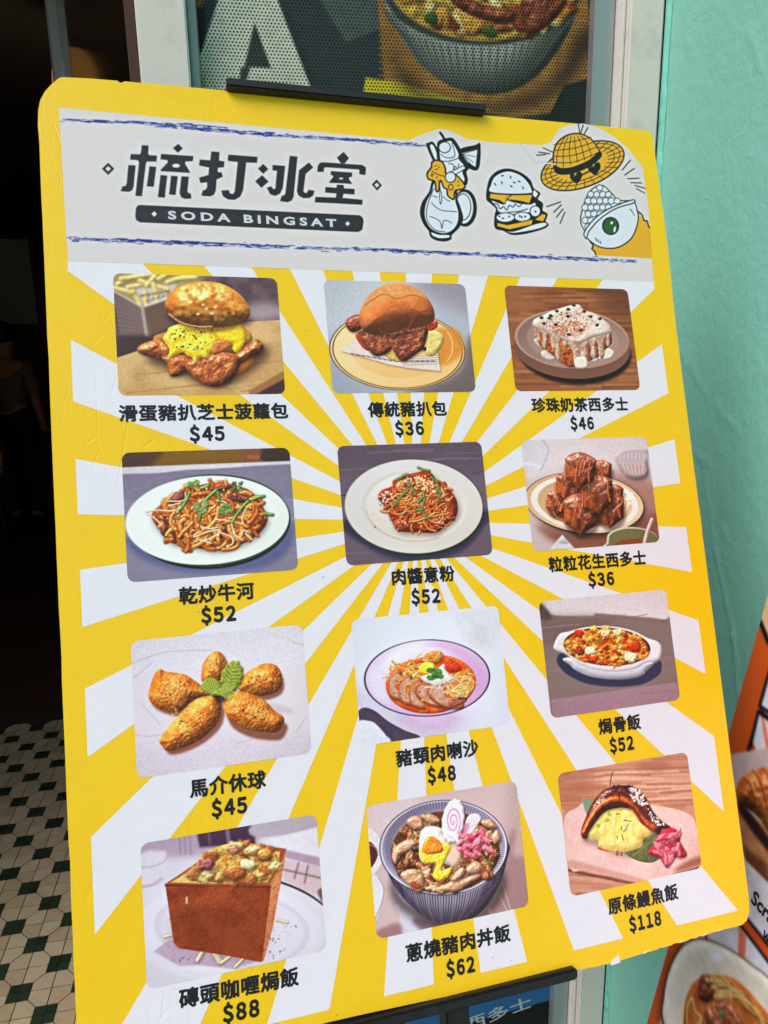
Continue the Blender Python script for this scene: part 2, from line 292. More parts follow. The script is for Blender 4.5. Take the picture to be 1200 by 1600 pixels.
def beef_noodles():                              # dry fried beef rice noodles on a white oval plate
    c = photo_canvas(3, (170, 690, .266667), (132, 124, 142), 14)
    c.shape([(60, 30), (1100, 30), (1100, 160), (60, 170)], (92, 66, 44), smooth=False, soft=4); c.shape([(290, 60), (760, 40), (780, 130), (280, 150)], (116, 84, 34), soft=12); c.shape([(60, 60), (300, 50), (250, 130), (60, 150)], (78, 54, 46), soft=12); c.shape([(780, 50), (890, 45), (905, 115), (800, 118)], (124, 76, 52), soft=5); c.shape([(910, 40), (1080, 40), (1080, 118), (910, 120)], (62, 46, 42), soft=8)
    for k in range(4): c.strand([(815 + k * 18, 100), (826 + k * 18, 82)], 7, (170, 110, 80), flat=True, smooth=False)
    c.shape([(60, 152), (560, 132), (1100, 112), (1100, 135), (800, 150), (400, 175), (60, 208)], (206, 198, 206), smooth=False, soft=2)
    c.shape([(60, 190), (300, 185), (460, 165), (620, 160), (860, 142), (1100, 130), (1100, 330), (60, 340)], (124, 116, 134), smooth=False, soft=3)
    wood(c, [(120, 112, 132), (142, 134, 152)], 240, 800, 26, -.04, 6)
    c.shape([(100, 560), (200, 690), (500, 770), (900, 740), (1060, 620), (1075, 470), (900, 640), (400, 700)], (86, 88, 124), soft=16, alpha=.9)
    c.shape(ell(595, 470, 470, 276, -3), (30, 34, 34)); c.shape(ell(592, 462, 468, 270, -3), (52, 60, 44))
    c.plate(590, 458, 466, 262, -3, [(1.0, ((206, 206, 208), (224, 226, 216))), (.985, ((232, 232, 230), (226, 228, 222))), (.72, ((222, 222, 216), (230, 228, 222))), (.66, ((226, 222, 212), (216, 208, 196)))])
    pile = [(300, 520), (250, 430), (330, 350), (420, 280), (560, 250), (700, 245), (830, 290), (900, 380), (930, 460), (880, 540), (780, 600), (640, 640), (480, 615), (360, 590)]
    c.shadow(pile, (8, 14), 16, .5); c.shape(pile, (128, 62, 24), dome=60, bump=8, bs=18, col2=(164, 88, 36))
    cols = [(190, 104, 42), (206, 122, 56), (168, 84, 32), (216, 138, 72), (180, 94, 38)]
    c.tangle([(330, 500), (330, 380), (480, 290), (700, 275), (850, 350), (880, 460), (780, 560), (560, 590), (400, 560)], 190, 25, cols, 170, .8, sh=.42, spec=.22, shin=26, amb=.55, bump=2, bs=14)
    for p in ([(350, 345), (400, 295), (450, 300), (430, 345), (370, 360)], [(360, 520), (380, 485), (430, 475), (465, 510), (440, 560), (390, 570)], [(600, 560), (620, 510), (680, 490), (700, 530), (650, 570)], [(310, 440), (350, 420), (400, 440), (380, 480), (330, 480)], [(690, 310), (760, 300), (830, 340), (780, 355), (720, 345)], [(600, 275), (690, 255), (720, 270), (640, 290)], [(300, 500), (340, 490), (345, 540), (310, 545)]):
        c.shape(p, (92, 44, 34), dome=22, bump=7, bs=9, col2=(128, 70, 58), spec=.3, sh=(4, 6, 4, .5))
    c.tangle([(400, 560), (480, 400), (700, 400), (860, 460), (700, 590)], 40, 23, cols, 190, .9, sh=.42, spec=.28, shin=26, amb=.55, bump=2, bs=14)
    for p in ([(220, 412), (290, 402), (380, 405), (430, 375)], [(225, 425), (270, 450), (310, 490)], [(500, 560), (580, 530), (640, 518), (645, 540), (560, 580), (530, 575), (600, 595)], [(660, 535), (720, 560), (725, 600), (690, 612)], [(720, 480), (735, 540), (770, 560), (790, 520), (820, 530)], [(350, 350), (440, 345), (450, 300)], [(800, 400), (780, 450), (790, 480)], [(540, 500), (600, 510), (640, 500)], [(640, 300), (655, 340), (690, 360)], [(800, 540), (840, 575)], [(620, 455), (700, 462)], [(360, 375), (420, 360)]):
        c.strand(p, 9, (236, 206, 170), sh=.4)
    for p in ([(400, 415), (440, 370), (475, 300)], [(560, 350), (600, 310), (630, 285)], [(725, 470), (770, 400), (815, 350)], [(840, 340), (880, 325), (910, 322)], [(910, 425), (960, 430)], [(530, 460), (540, 420)], [(540, 275), (585, 258)], [(640, 300), (650, 350)]):
        c.strand(p, 19, (84, 112, 44), sh=.5, spec=.3, smooth=True, col2=(110, 140, 60))
    for (x, y, r, col) in ((490, 250, 38, (112, 140, 66)), (540, 385, 44, (116, 134, 76)), (680, 395, 42, (96, 120, 58)), (752, 265, 34, (64, 96, 50)), (515, 240, 18, (150, 176, 84))):
        for _ in range(7): c.shape(rnd_poly(c, x + (c.rng.random() - .5) * r * 1.3, y + (c.rng.random() - .5) * r * 1.3, r * .42, 9, .7), col, dome=6, sh=(2, 3, 2, .4), col2=tuple(min(255, v + 26) for v in col))
    c.specks(pile, 90, 5, [(250, 230, 200), (240, 206, 150)], alpha=.85)
    return c
def meat_spaghetti():                            # spaghetti bolognese on a white plate
    c = photo_canvas(4, (510, 680, .233333), (104, 86, 100), 15)
    c.shape([(60, 40), (1060, 40), (1060, 250), (700, 230), (60, 260)], (92, 76, 88), soft=30); wood(c, [(96, 80, 94), (114, 96, 108)], 90, 860, 36, -.03, 7)
    c.strand([(80, 405), (140, 402)], 5, (50, 40, 52), flat=True); c.strand([(980, 258), (1060, 240)], 4, (58, 46, 58), flat=True)
    c.shape([(140, 560), (260, 740), (560, 850), (880, 790), (1050, 620), (1060, 500)], (52, 48, 66), soft=14)
    c.shape(ell(597, 484, 456, 322, 2), (44, 40, 34)); c.plate(595, 474, 452, 318, 2, [(1.0, ((120, 112, 100), (206, 196, 180))), (.99, ((216, 208, 208), (212, 202, 192))), (.76, ((206, 194, 190), (222, 212, 206))), (.70, ((224, 214, 210), (208, 192, 180)))])
    c.strand(ell(592, 478, 330, 232, 2, 20, 60, 170), 12, (196, 178, 162), flat=True)
    pile = [(385, 470), (345, 420), (370, 370), (440, 340), (450, 300), (560, 260), (680, 240), (740, 300), (830, 370), (875, 450), (870, 540), (800, 600), (740, 650), (600, 650), (480, 640), (440, 580)]
    c.shadow(pile, (10, 16), 16, .45); c.shape(pile, (128, 44, 20), dome=60, bump=8, bs=14, col2=(160, 62, 28))
    c.tangle([(420, 480), (450, 360), (600, 300), (740, 340), (840, 460), (780, 580), (600, 610), (480, 560)], 170, 14, [(176, 76, 28), (200, 100, 44), (158, 58, 24), (214, 124, 62), (140, 46, 20)], 170, 1.1, sh=.42, spec=.25, shin=14, amb=.4)
    for (x, y, r) in ((390, 410, 48), (500, 600, 52), (750, 600, 48), (680, 300, 50), (780, 420, 44), (560, 300, 50), (720, 480, 40), (480, 520, 36), (620, 520, 34), (830, 540, 36)):
        for _ in range(9): c.shape(rnd_poly(c, x + (c.rng.random() - .5) * r * 1.5, y + (c.rng.random() - .5) * r * 1.3, r * .34, 8, .6), [(148, 44, 22), (120, 36, 20), (172, 66, 36)][c.rng.integers(3)], dome=9, bump=4, bs=6, spec=.3, sh=(2, 3, 3, .35))
    c.tangle([(500, 480), (560, 380), (700, 380), (780, 500), (640, 580)], 26, 13, [(206, 112, 50), (184, 84, 34)], 190, 1.0, sh=.5, spec=.3, shin=14, amb=.4)
    c.specks([(450, 330), (600, 270), (720, 300), (820, 440), (700, 380), (500, 360)], 170, 5, [(236, 206, 160), (226, 186, 130), (244, 224, 190)]); c.specks(ell(395, 410, 45, 38), 50, 5, [(238, 214, 190)]); c.specks(ell(500, 590, 50, 46), 30, 4, [(226, 180, 150)]); c.specks(ell(760, 580, 50, 46), 30, 4, [(226, 180, 150)])
    for p in ([(455, 470), (500, 410), (545, 370)], [(560, 330), (580, 360), (600, 400)], [(650, 380), (655, 440), (640, 500), (680, 560)], [(750, 440), (755, 380), (740, 320), (700, 280)], [(615, 218), (650, 232), (690, 240)], [(470, 300), (520, 270), (545, 265)], [(600, 500), (640, 500)], [(640, 420), (615, 450)], [(770, 390), (745, 370)], [(540, 320), (560, 340)]):
        c.strand(p, 17, (98, 112, 60), sh=.5, col2=(124, 134, 82), cs=8)
    c.specks(ell(590, 480, 330, 230), 26, 5, [(120, 96, 70), (90, 84, 60)])
    return c
def peanut_toast():                              # heap of French toast cubes in peanut syrup
    c = photo_canvas(5, (790, 670, .233333), (202, 178, 178), 16)
    c.shape([(100, 70), (960, 40), (960, 300), (500, 250), (110, 330)], (216, 198, 200), soft=30); c.shape([(120, 80), (280, 80), (290, 180), (250, 290), (130, 310)], (212, 202, 208), soft=10); c.strand([(250, 80), (285, 130), (270, 200), (235, 280)], 14, (190, 178, 186), flat=True); c.strand([(120, 230), (230, 250)], 16, (226, 218, 222), flat=True)
    c.shape([(640, 330), (960, 330), (1010, 640), (800, 640)], (158, 114, 106), soft=40); c.shape([(200, 640), (460, 700), (820, 660), (1010, 560), (1010, 780), (440, 800)], (128, 78, 62), soft=22)
    c.shape([(735, 190), (770, 150), (860, 128), (945, 140), (945, 200), (955, 290), (920, 325), (850, 328), (790, 290)], (196, 172, 172), dome=30, sh=(6, 14, 10, .5)); c.shape([(745, 185), (800, 150), (940, 148), (938, 215), (850, 236), (770, 220)], (188, 166, 172), soft=4)
    for k in range(7): c.strand([(770 + k * 27, 235 + min(k, 4) * 3), (800 + k * 21, 310)], 9, (170, 140, 140), flat=True); c.strand([(765 + k * 26, 200), (770 + k * 25, 165)], 7, (212, 196, 200), flat=True)
    c.shadow(ell(540, 500, 390, 205, 6), (10, 22), 16, .55)
    c.shape(ell(537, 503, 395, 208, 6), (70, 48, 36)); c.plate(536, 495, 393, 203, 6, [(1.0, (84, 58, 44)), (.985, ((204, 168, 136), (222, 190, 158))), (.965, ((200, 158, 122), (226, 190, 156))), (.90, (232, 220, 212)), (.79, ((196, 150, 116), (220, 178, 142))), (.6, ((206, 158, 120), (198, 140, 100)))])
    c.strand(ell(640, 500, 180, 100, 0, 12, -40, 50), 12, (244, 226, 206), flat=True); c.specks(ell(820, 460, 30, 50), 12, 8, [(250, 240, 228)])
    def cube(x, y, s, lean, top=(140, 70, 50), l=(126, 58, 32), r=(84, 38, 26)):
        s *= 1.14
        b = math.radians(lean); R = lambda px, py: (x + s * (px * math.cos(b) - py * math.sin(b)), y + s * (px * math.sin(b) + py * math.cos(b)))
        kw = dict(bump=7, bs=22, spec=.3, shin=30, amb=.42)
        c.shadow([R(-.55, -.1), R(.05, .25), R(.55, -.1), R(.5, .55), R(0, .85), R(-.5, .5)], (8, 12), 10, .55)
        c.shape([R(-.56, -.2), R(.02, .1), R(.02, .8), R(-.5, .45)], l, dome=s * .22, smooth=False, col2=(160, 80, 42), cs=34, **kw)
        c.shape([R(.0, .1), R(.56, -.2), R(.52, .45), R(.0, .8)], r, dome=s * .22, smooth=False, col2=(112, 52, 34), cs=24, **kw)
        c.shape([R(-.58, -.2), R(-.05, -.5), R(.58, -.22), R(.02, .14)], top, dome=s * .2, col2=(178, 110, 86), cs=26, bump=10, bs=18, spec=.5, shin=26)
        for _ in range(4):
            q = -.5 + c.rng.random(); e = (c.rng.random() - .5) * .3; c.strand([R(q, -.15), R(q * .9 + e * .5, .1), R(q * .95 + e, .2 + .4 * c.rng.random())], 9 + 8 * c.rng.random(), (158, 76, 46), spec=.4, bump=4, bs=8)
    c.shape([(310, 560), (420, 620), (560, 650), (760, 590), (780, 450), (700, 430)], (150, 72, 38), soft=10, alpha=.8)
    for a in ((640, 270, 110, 0), (730, 420, 90, 8), (350, 480, 120, 12), (690, 520, 160, -4), (430, 370, 150, 6), (505, 540, 190, 2), (605, 410, 180, -8), (500, 250, 165, 4)): cube(*a)
    c.strand([(745, 440), (780, 470), (770, 510), (740, 530)], 13, (156, 74, 48), spec=.5); c.strand([(320, 560), (350, 600), (400, 625)], 12, (168, 90, 60), spec=.5)
    c.shape([(675, 760), (690, 700), (780, 660), (880, 660), (960, 680), (1010, 720), (1010, 800), (670, 800)], (196, 186, 176)); c.shape([(690, 765), (705, 705), (790, 672), (900, 672), (1000, 710), (1010, 800), (690, 800)], (108, 100, 66)); c.shape([(740, 790), (780, 745), (880, 735), (940, 760), (950, 800)], (124, 66, 44), soft=4)
    c.strand([(930, 770), (950, 690), (980, 610)], 30, (206, 176, 172))
    c.shape([(290, 810), (378, 708), (460, 800)], (212, 208, 214), smooth=False)
    for k in range(5): c.strand([(350 + k * 12, 760 - k * 6), (400 + k * 12, 770 - k * 2)], 3, (120, 116, 122), flat=True, smooth=False)
    return c
def cod_cakes():                                 # five fried cod cakes round a mint sprig
    c = photo_canvas(6, (180, 960, .266667), (220, 206, 214), 17)
    c.shape([(90, 100), (1120, 60), (1130, 300), (90, 330)], (222, 212, 222), soft=40); c.shape([(130, 750), (1140, 700), (1150, 900), (130, 960)], (212, 196, 208), soft=40)
    for p in ([(90, 290), (300, 220), (560, 210)], [(110, 700), (200, 715), (300, 695)], [(110, 370), (220, 280)], [(1040, 160), (1110, 180)], [(1060, 690), (1120, 600)], [(150, 520), (260, 640)], [(700, 760), (900, 700)]): c.strand(p, 5, (190, 172, 184), flat=True)
    for _ in range(30): x = 130 + 900 * c.rng.random(); y = 480 + 380 * c.rng.random(); c.strand([(x, y), (x + 90, y + 40)], 3, (206, 190, 202), flat=True)
    c.shape([(880, 520), (1000, 540), (1040, 580), (900, 570)], (196, 170, 174), soft=10, alpha=.7)
    def cake(pts, sh):
        c.shadow(pts, sh, 6, .72, True, (92, 34, 10)); c.shape(pts, (204, 104, 32), dome=90, bump=9, bs=11, spec=.22, shin=26, col2=(230, 150, 72), cs=40, amb=.34, oct=4)
        lo = np.min(pts, 0); hi = np.max(pts, 0); m = (lo + hi) / 2; d = (hi - lo) / 2
        c.specks(ell(m[0], m[1], d[0] * .6, d[1] * .5), 12, 5, [(70, 40, 20), (110, 60, 24)]); c.specks(ell(m[0] - d[0] * .1, m[1] - d[1] * .2, d[0] * .6, d[1] * .5), 90, 4, [(250, 206, 140), (242, 186, 112)], alpha=.7)
    cake([(505, 350), (520, 280), (560, 230), (600, 216), (635, 240), (658, 300), (640, 380), (560, 400), (510, 390)], (6, 10))
    cake([(195, 480), (205, 420), (230, 350), (260, 318), (300, 335), (400, 350), (470, 390), (540, 450), (540, 480), (460, 500), (380, 570), (300, 565), (225, 530)], (14, 22))
    cake([(720, 430), (760, 350), (850, 295), (920, 288), (965, 325), (980, 400), (950, 450), (860, 478), (770, 460)], (10, 26))
    cake([(260, 730), (330, 640), (400, 560), (470, 500), (550, 475), (600, 485), (622, 560), (590, 650), (500, 730), (400, 780), (310, 800), (275, 770)], (20, 22))
    cake([(635, 510), (690, 455), (770, 455), (870, 500), (930, 560), (985, 600), (985, 640), (940, 690), (800, 680), (700, 640), (650, 590)], (20, 46))
    c.shadow([(560, 440), (640, 430), (650, 480), (610, 500)], (4, 20), 10, .8)
    for (pts, ax, ay) in (([(620, 420), (625, 340), (670, 285), (720, 280), (750, 340), (735, 400), (690, 450), (640, 460)], (640, 460), (710, 285)), ([(515, 420), (520, 385), (560, 375), (610, 395), (625, 450), (590, 470), (530, 455)], (615, 462), (520, 390)), ([(560, 470), (620, 430), (690, 440), (640, 470), (600, 475)], (600, 470), (690, 440))):
        fr = spline(np.array(pts, float), True, 3); mm = fr.mean(0); fr = np.array([mm + (q - mm) * (1.10 if i % 2 else .97) for i, q in enumerate(fr)])
        c.shape(fr, (112, 122, 34), dome=16, bump=7, bs=9, col2=(160, 166, 70), cs=8, sh=(4, 8, 5, .5), smooth=False)
        ax = np.array(ax, float); ay = np.array(ay, float); d = ay - ax; nrm = np.array([-d[1], d[0]]) / np.linalg.norm(d)
        c.strand([ax, ay], 5, (176, 178, 96))
        for k in range(1, 8):
            o = ax + d * k / 8.5; w = 60 * math.sin(math.pi * k / 8.5)
            for sgn in (-1, 1): c.strand([o, o + nrm * sgn * w * .6 + d * .1, o + nrm * sgn * w + d * .13], 4, (98, 104, 26)); c.strand([o + d * .04, o + nrm * sgn * w * .8 + d * .16], 5, (176, 180, 92))
    return c
def pork_laksa():                                # laksa with pork neck in a tilted pink bowl
    c = photo_canvas(7, (530, 930, .233333), (222, 222, 236), 18)
    c.shape([(90, 620), (400, 700), (900, 800), (620, 960), (110, 960)], (206, 196, 220), soft=50); c.shape([(430, 780), (800, 800), (700, 900), (450, 900)], (204, 176, 206), soft=24)
    c.shape([(780, 140), (960, 100), (1070, 160), (1060, 320), (980, 390), (860, 330)], (214, 214, 222), soft=18); c.shape([(900, 200), (980, 220), (1000, 320), (900, 300)], (200, 202, 208), soft=22)
    c.shape([(120, 790), (165, 752), (240, 775), (330, 845), (440, 905), (540, 950), (345, 985), (300, 920), (220, 845), (130, 850)], (66, 52, 70), col2=(84, 70, 88), cs=5); c.shape([(125, 850), (220, 850), (290, 920), (340, 985), (130, 1010)], (226, 222, 236), soft=3)
    c.shape([(470, 800), (640, 815), (760, 790), (700, 850), (600, 862), (520, 845)], (214, 180, 210), soft=3)
    c.plate(598, 552, 413, 260, -2, [(1.0, (40, 28, 44)), (.975, ((220, 202, 226), (206, 160, 204))), (.80, ((232, 220, 236), (210, 166, 208)))])
    c.shape([(300, 430), (430, 330), (600, 305), (520, 370), (360, 450), (290, 540)], (240, 232, 242), soft=24, alpha=.9); c.shape([(640, 320), (800, 350), (940, 480), (960, 600), (900, 640), (800, 420)], (204, 152, 200), soft=26, alpha=.85); c.shape([(200, 520), (290, 480), (300, 640), (350, 740), (230, 660)], (226, 214, 234), soft=16)
    soup = [(310, 600), (340, 520), (420, 455), (540, 420), (680, 400), (800, 430), (890, 500), (915, 590), (880, 670), (800, 740), (680, 785), (540, 790), (420, 755), (340, 690)]
    c.shape(soup, (206, 74, 22), dome=20, col2=(222, 110, 40), cs=40, spec=.1)
    c.shape([(740, 530), (860, 500), (905, 590), (860, 670), (780, 690), (740, 620)], (218, 142, 56), soft=10, col2=(206, 116, 40))
    c.tangle([(370, 560), (430, 480), (540, 455), (560, 560), (420, 590)], 34, 10, [(236, 176, 96), (220, 146, 66), (246, 204, 132)], 150, 1.0, sh=.3, spec=.2); c.tangle([(700, 640), (760, 560), (880, 540), (880, 620), (780, 690)], 26, 8, [(244, 214, 150), (236, 190, 112)], 120, 1.3, sh=.3, spec=.2)
    for (x, y, r) in ((330, 610, 0), (400, 640, 1), (470, 665, 2), (550, 690, 3), (640, 700, 4)):
        p = [(x - 5, y + 10), (x + 10, y - 70), (x + 60, y - 110), (x + 90, y - 90), (x + 50, y - 40), (x + 50, y + 20), (x + 110, y + 90), (x + 60, y + 95), (x + 10, y + 70)] if r < 3 else [(x - 50, y - 80), (x, y - 110), (x + 60, y - 90), (x + 80, y - 20), (x + 190, y + 20), (x + 170, y + 60), (x + 60, y + 50), (x - 30, y - 10)]
        c.shape(p, (162, 88, 58), dome=14, sh=(4, 6, 5, .5), spec=.2, bump=2); q = np.array(p, float); m = q.mean(0); c.shape(m + (q - m) * .78, (206, 160, 138), bump=3, bs=8, col2=(186, 128, 104), cs=22)
    c.shape([(740, 690), (800, 680), (855, 690), (840, 720), (760, 750), (730, 730)], (150, 82, 60), dome=14, spec=.3, bump=3); c.strand([(800, 690), (850, 692)], 14, (96, 46, 60))
    c.specks(soup, 50, 5, [(84, 110, 40), (120, 60, 20), (246, 196, 110)])
    c.shape([(560, 440), (580, 395), (640, 372), (690, 385), (690, 430), (640, 460), (580, 465)], (190, 110, 42), dome=26, bump=10, bs=10, col2=(222, 156, 78), spec=.2, sh=(4, 6, 6, .4)); c.shape([(710, 440), (735, 425), (800, 460), (820, 500), (760, 520), (715, 500)], (190, 56, 26), dome=22, bump=8, bs=10, spec=.3)
    c.shape([(535, 480), (570, 450), (630, 455), (640, 500), (600, 530), (545, 520)], (244, 196, 44), dome=14, spec=.3, col2=(250, 214, 96)); c.shape([(550, 545), (620, 520), (700, 460), (712, 500), (760, 560), (720, 590), (640, 600), (570, 580)], (234, 224, 220), dome=14, bump=4, bs=8, spec=.1)
    c.tangle([(620, 590), (680, 540), (750, 570), (740, 620), (660, 620)], 14, 7, [(242, 226, 214), (236, 210, 190)], 110, 1.4, sh=.2)
    for _ in range(11): c.shape(rnd_poly(c, 640 + (c.rng.random() - .5) * 80, 522 + (c.rng.random() - .5) * 60, 20, 9, .7), (66, 108, 46), dome=6, col2=(106, 146, 70), sh=(2, 3, 2, .4))
    return c
def baked_pork_rice():                           # baked pork chop rice in a white gratin dish
    c = photo_canvas(8, (820, 910, .225), (122, 104, 100), 19)
    c.shape([(90, 40), (980, 40), (1000, 240), (850, 242), (500, 215), (470, 232), (180, 225), (110, 150)], (216, 202, 206), soft=4); c.shape([(100, 130), (180, 225), (480, 235), (600, 300), (200, 420), (120, 400)], (106, 86, 84), soft=24, alpha=.7); c.shape([(92, 130), (180, 222), (170, 260), (100, 240)], (84, 62, 64), soft=8)
    c.shape([(180, 815), (1060, 690), (1070, 830), (200, 950)], (150, 118, 128), smooth=False, soft=2); wood(c, [(114, 96, 94), (132, 112, 108)], 260, 780, 30, -.1, 6)
    c.shape([(220, 540), (260, 490), (340, 560), (560, 640), (860, 580), (940, 545), (945, 620), (900, 665), (800, 710), (620, 725), (440, 705), (330, 660), (260, 610)], (46, 50, 70), soft=3)
    c.shape([(300, 520), (860, 540), (840, 620), (780, 660), (640, 675), (480, 660), (370, 620), (320, 580)], (206, 204, 214), dome=40)
    RIB = [(400 + k * 17, 600 + 26 * math.sin((k + 2) / 9.5)) for k in range(26)]
    for (x, y) in RIB: c.strand([(x, y - 10), (x + 1, y + 26)], 5, (176, 174, 190), flat=True, smooth=False)
    c.shape([(200, 440), (240, 360), (310, 340), (390, 318), (500, 304), (640, 310), (760, 340), (850, 385), (920, 410), (948, 450), (940, 520), (900, 550), (840, 560), (760, 600), (620, 620), (480, 605), (360, 560), (290, 500), (215, 470)], (224, 214, 220), dome=22, amb=.7)
    c.shape(ell(570, 446, 302, 132, 4), (72, 40, 28)); top = ell(570, 448, 284, 122, 4); c.shape(top, (164, 60, 22), dome=20, bump=6, bs=14, col2=(206, 110, 40), cs=18)
    for q in c.inside(top, 130):
        k = c.rng.integers(4); c.shape(rnd_poly(c, q[0], q[1], 16 + 22 * c.rng.random(), 10, .8, .6, c.rng.random() * 90 - 45), [(240, 196, 104), (232, 168, 70), (214, 118, 42), (246, 220, 160)][k], dome=12, bump=4, bs=12, spec=.15, sh=(2, 3, 4, .3), alpha=.9, soft=3, col2=(226, 150, 60), cs=14)
    for q in c.inside(top, 60): c.shape(rnd_poly(c, q[0], q[1], 10 + 14 * c.rng.random(), 9, .8, .6), [(146, 36, 16), (170, 60, 24), (120, 46, 20), (190, 90, 30)][c.rng.integers(4)], dome=6, spec=.3, bump=3)
    for (x, y, r, col) in ((375, 355, 32, (186, 44, 18)), (760, 440, 40, (176, 56, 20)), (380, 480, 30, (120, 44, 36)), (480, 530, 32, (190, 62, 26)), (740, 520, 46, (240, 224, 180)), (480, 320, 26, (240, 190, 60)), (560, 350, 30, (244, 214, 150)), (640, 345, 30, (244, 208, 140)), (455, 470, 36, (246, 226, 180))): c.shape(rnd_poly(c, x, y, r, 10, .5), col, dome=12, bump=5, bs=8, spec=.25, sh=(3, 5, 4, .4))
    c.specks(top, 40, 3, [(90, 90, 50), (60, 40, 26)])
    return c
def brick_toast():                               # curry baked rice in a hollow bread loaf
    c = photo_canvas(9, (200, 1260, .266667), (216, 206, 218), 20)
    c.shape([(60, 190), (730, 90), (740, 230), (400, 290), (60, 290)], (176, 152, 172), soft=20); c.shape([(400, 140), (735, 100), (748, 230), (560, 230), (420, 240)], (70, 46, 66), smooth=False, soft=5); c.strand([(580, 120), (590, 210)], 22, (128, 100, 128), flat=True); c.strand([(470, 130), (480, 220)], 14, (104, 76, 100), flat=True)
    for x in (300, 360, 330): c.strand([(x, 160), (x + 8, 280)], 10, (150, 124, 148), flat=True)
    c.shape([(745, 100), (1110, 50), (1120, 130), (760, 180)], (176, 160, 172), soft=4); c.shape([(800, 200), (1110, 120), (1130, 300), (900, 240)], (224, 216, 226), smooth=False, soft=3); c.shape([(900, 250), (1130, 300), (1130, 355), (920, 300)], (172, 144, 164), smooth=False, soft=3); c.shape([(910, 310), (1140, 360), (1140, 540), (910, 430)], (206, 180, 186), smooth=False)
    for p in ([(1000, 330), (975, 420)], [(1055, 345), (1035, 450)], [(915, 370), (1135, 420)]): c.strand(p, 9, (116, 84, 88), flat=True)
    c.shape([(1110, 500), (1140, 480), (1140, 560)], (110, 84, 70)); c.shape([(70, 290), (200, 260), (230, 300), (200, 420), (90, 500)], (222, 210, 224), soft=8); c.strand([(75, 360), (150, 350), (215, 320), (230, 280)], 5, (160, 140, 164), flat=True); c.strand([(85, 470), (150, 455), (200, 420)], 16, (196, 166, 190), flat=True)
    c.grade(4)
    c.shape(ell(620, 720, 620, 330, 4), (60, 52, 62)); c.plate(620, 720, 614, 325, 4, [(1.0, (222, 212, 224)), (.86, (226, 218, 230)), (.72, (214, 202, 218)), (.66, (222, 212, 226))])
    c.shape([(150, 850), (250, 770), (300, 820), (780, 900), (620, 950), (420, 930), (300, 935)], (186, 160, 182), smooth=False, soft=4)
    for (p, w) in (([(440, 850), (410, 900)], 30), ([(510, 860), (540, 910)], 34), ([(600, 880), (550, 915)], 22), ([(680, 890), (630, 940)], 20), ([(215, 765), (255, 755)], 20), ([(870, 665), (935, 680)], 16)): c.strand(p, w, (226, 208, 176), smooth=False, sh=.3)
    c.specks([(830, 700), (1000, 700), (900, 860), (830, 880)], 30, 4, [(96, 84, 80)]); c.specks(ell(310, 880, 70, 30), 10, 4, [(96, 84, 80)])
    c.shape([(820, 450), (925, 250), (915, 340), (850, 700), (795, 905), (780, 910)], (176, 100, 62), smooth=False, bump=3, bs=8, col2=(206, 136, 96), cs=10)
    for k in range(14): y = 300 + k * 42; c.strand([(905 - k * 8, y), (845 - k * 4, y + 60)], 3, (206, 150, 114), flat=True, smooth=False)
    c.shape([(218, 455), (820, 460), (838, 470), (785, 908), (770, 910), (560, 870), (300, 830), (268, 800)], (122, 52, 25), smooth=False, bump=4, bs=12, col2=(144, 68, 36), cs=70, oct=4, amb=.4, mott=.1)
    for _ in range(70): x = 270 + 500 * c.rng.random(); y = 490 + 350 * c.rng.random(); c.strand([(x, y), (x + 1, y + 14)], 1.6, (164, 88, 52), flat=True, smooth=False)
    c.shape([(225, 640), (820, 560), (790, 900), (300, 830)], (96, 38, 18), smooth=False, soft=50, alpha=.35)
    for p in ([(240, 660), (400, 625), (520, 600)], [(600, 590), (680, 565), (790, 560)], [(630, 650), (612, 685), (640, 715)]): c.strand(p, 2.4, (92, 38, 18), flat=True)
    c.strand([(220, 460), (500, 462), (835, 470)], 12, (110, 44, 22)); c.strand([(345, 535), (345, 565)], 14, (220, 170, 130))
    rim = [(220, 452), (300, 400), (430, 310), (560, 230), (700, 215), (928, 248), (900, 330), (830, 462), (500, 465)]
    c.shape(rim, (150, 78, 42), smooth=False); c.shape([(250, 445), (330, 395), (440, 325), (560, 250), (700, 235), (890, 265), (880, 340), (815, 445), (500, 452)], (226, 184, 112), bump=4, bs=10, smooth=False)
    fill = [(350, 430), (400, 340), (440, 280), (560, 225), (680, 210), (820, 245), (880, 300), (850, 370), (760, 440), (560, 445)]
    c.shape(fill, (196, 134, 62), dome=50, bump=10, bs=18, col2=(222, 182, 96), cs=26, spec=.15)
    for q in c.inside(fill, 60): c.shape(rnd_poly(c, q[0], q[1], 20 + 24 * c.rng.random(), 10, .6, .6, c.rng.random() * 90 - 45), [(214, 158, 86), (176, 100, 54), (240, 210, 146), (158, 88, 50), (224, 178, 96)][c.rng.integers(5)], dome=16, bump=5, bs=16, spec=.25, shin=34, sh=(3, 5, 6, .32), amb=.5, soft=4, alpha=.88)
    for (x, y, r, col) in ((460, 340, 50, (150, 80, 78)), (640, 390, 50, (160, 88, 44)), (700, 340, 42, (238, 212, 160)), (620, 250, 36, (196, 130, 100)), (800, 280, 40, (206, 140, 70))): c.shape(rnd_poly(c, x, y, r, 10, .4), col, dome=24, bump=6, bs=12, spec=.3, sh=(4, 8, 6, .5))
    c.specks(fill, 40, 4, [(60, 60, 30), (90, 80, 40)])
    return c
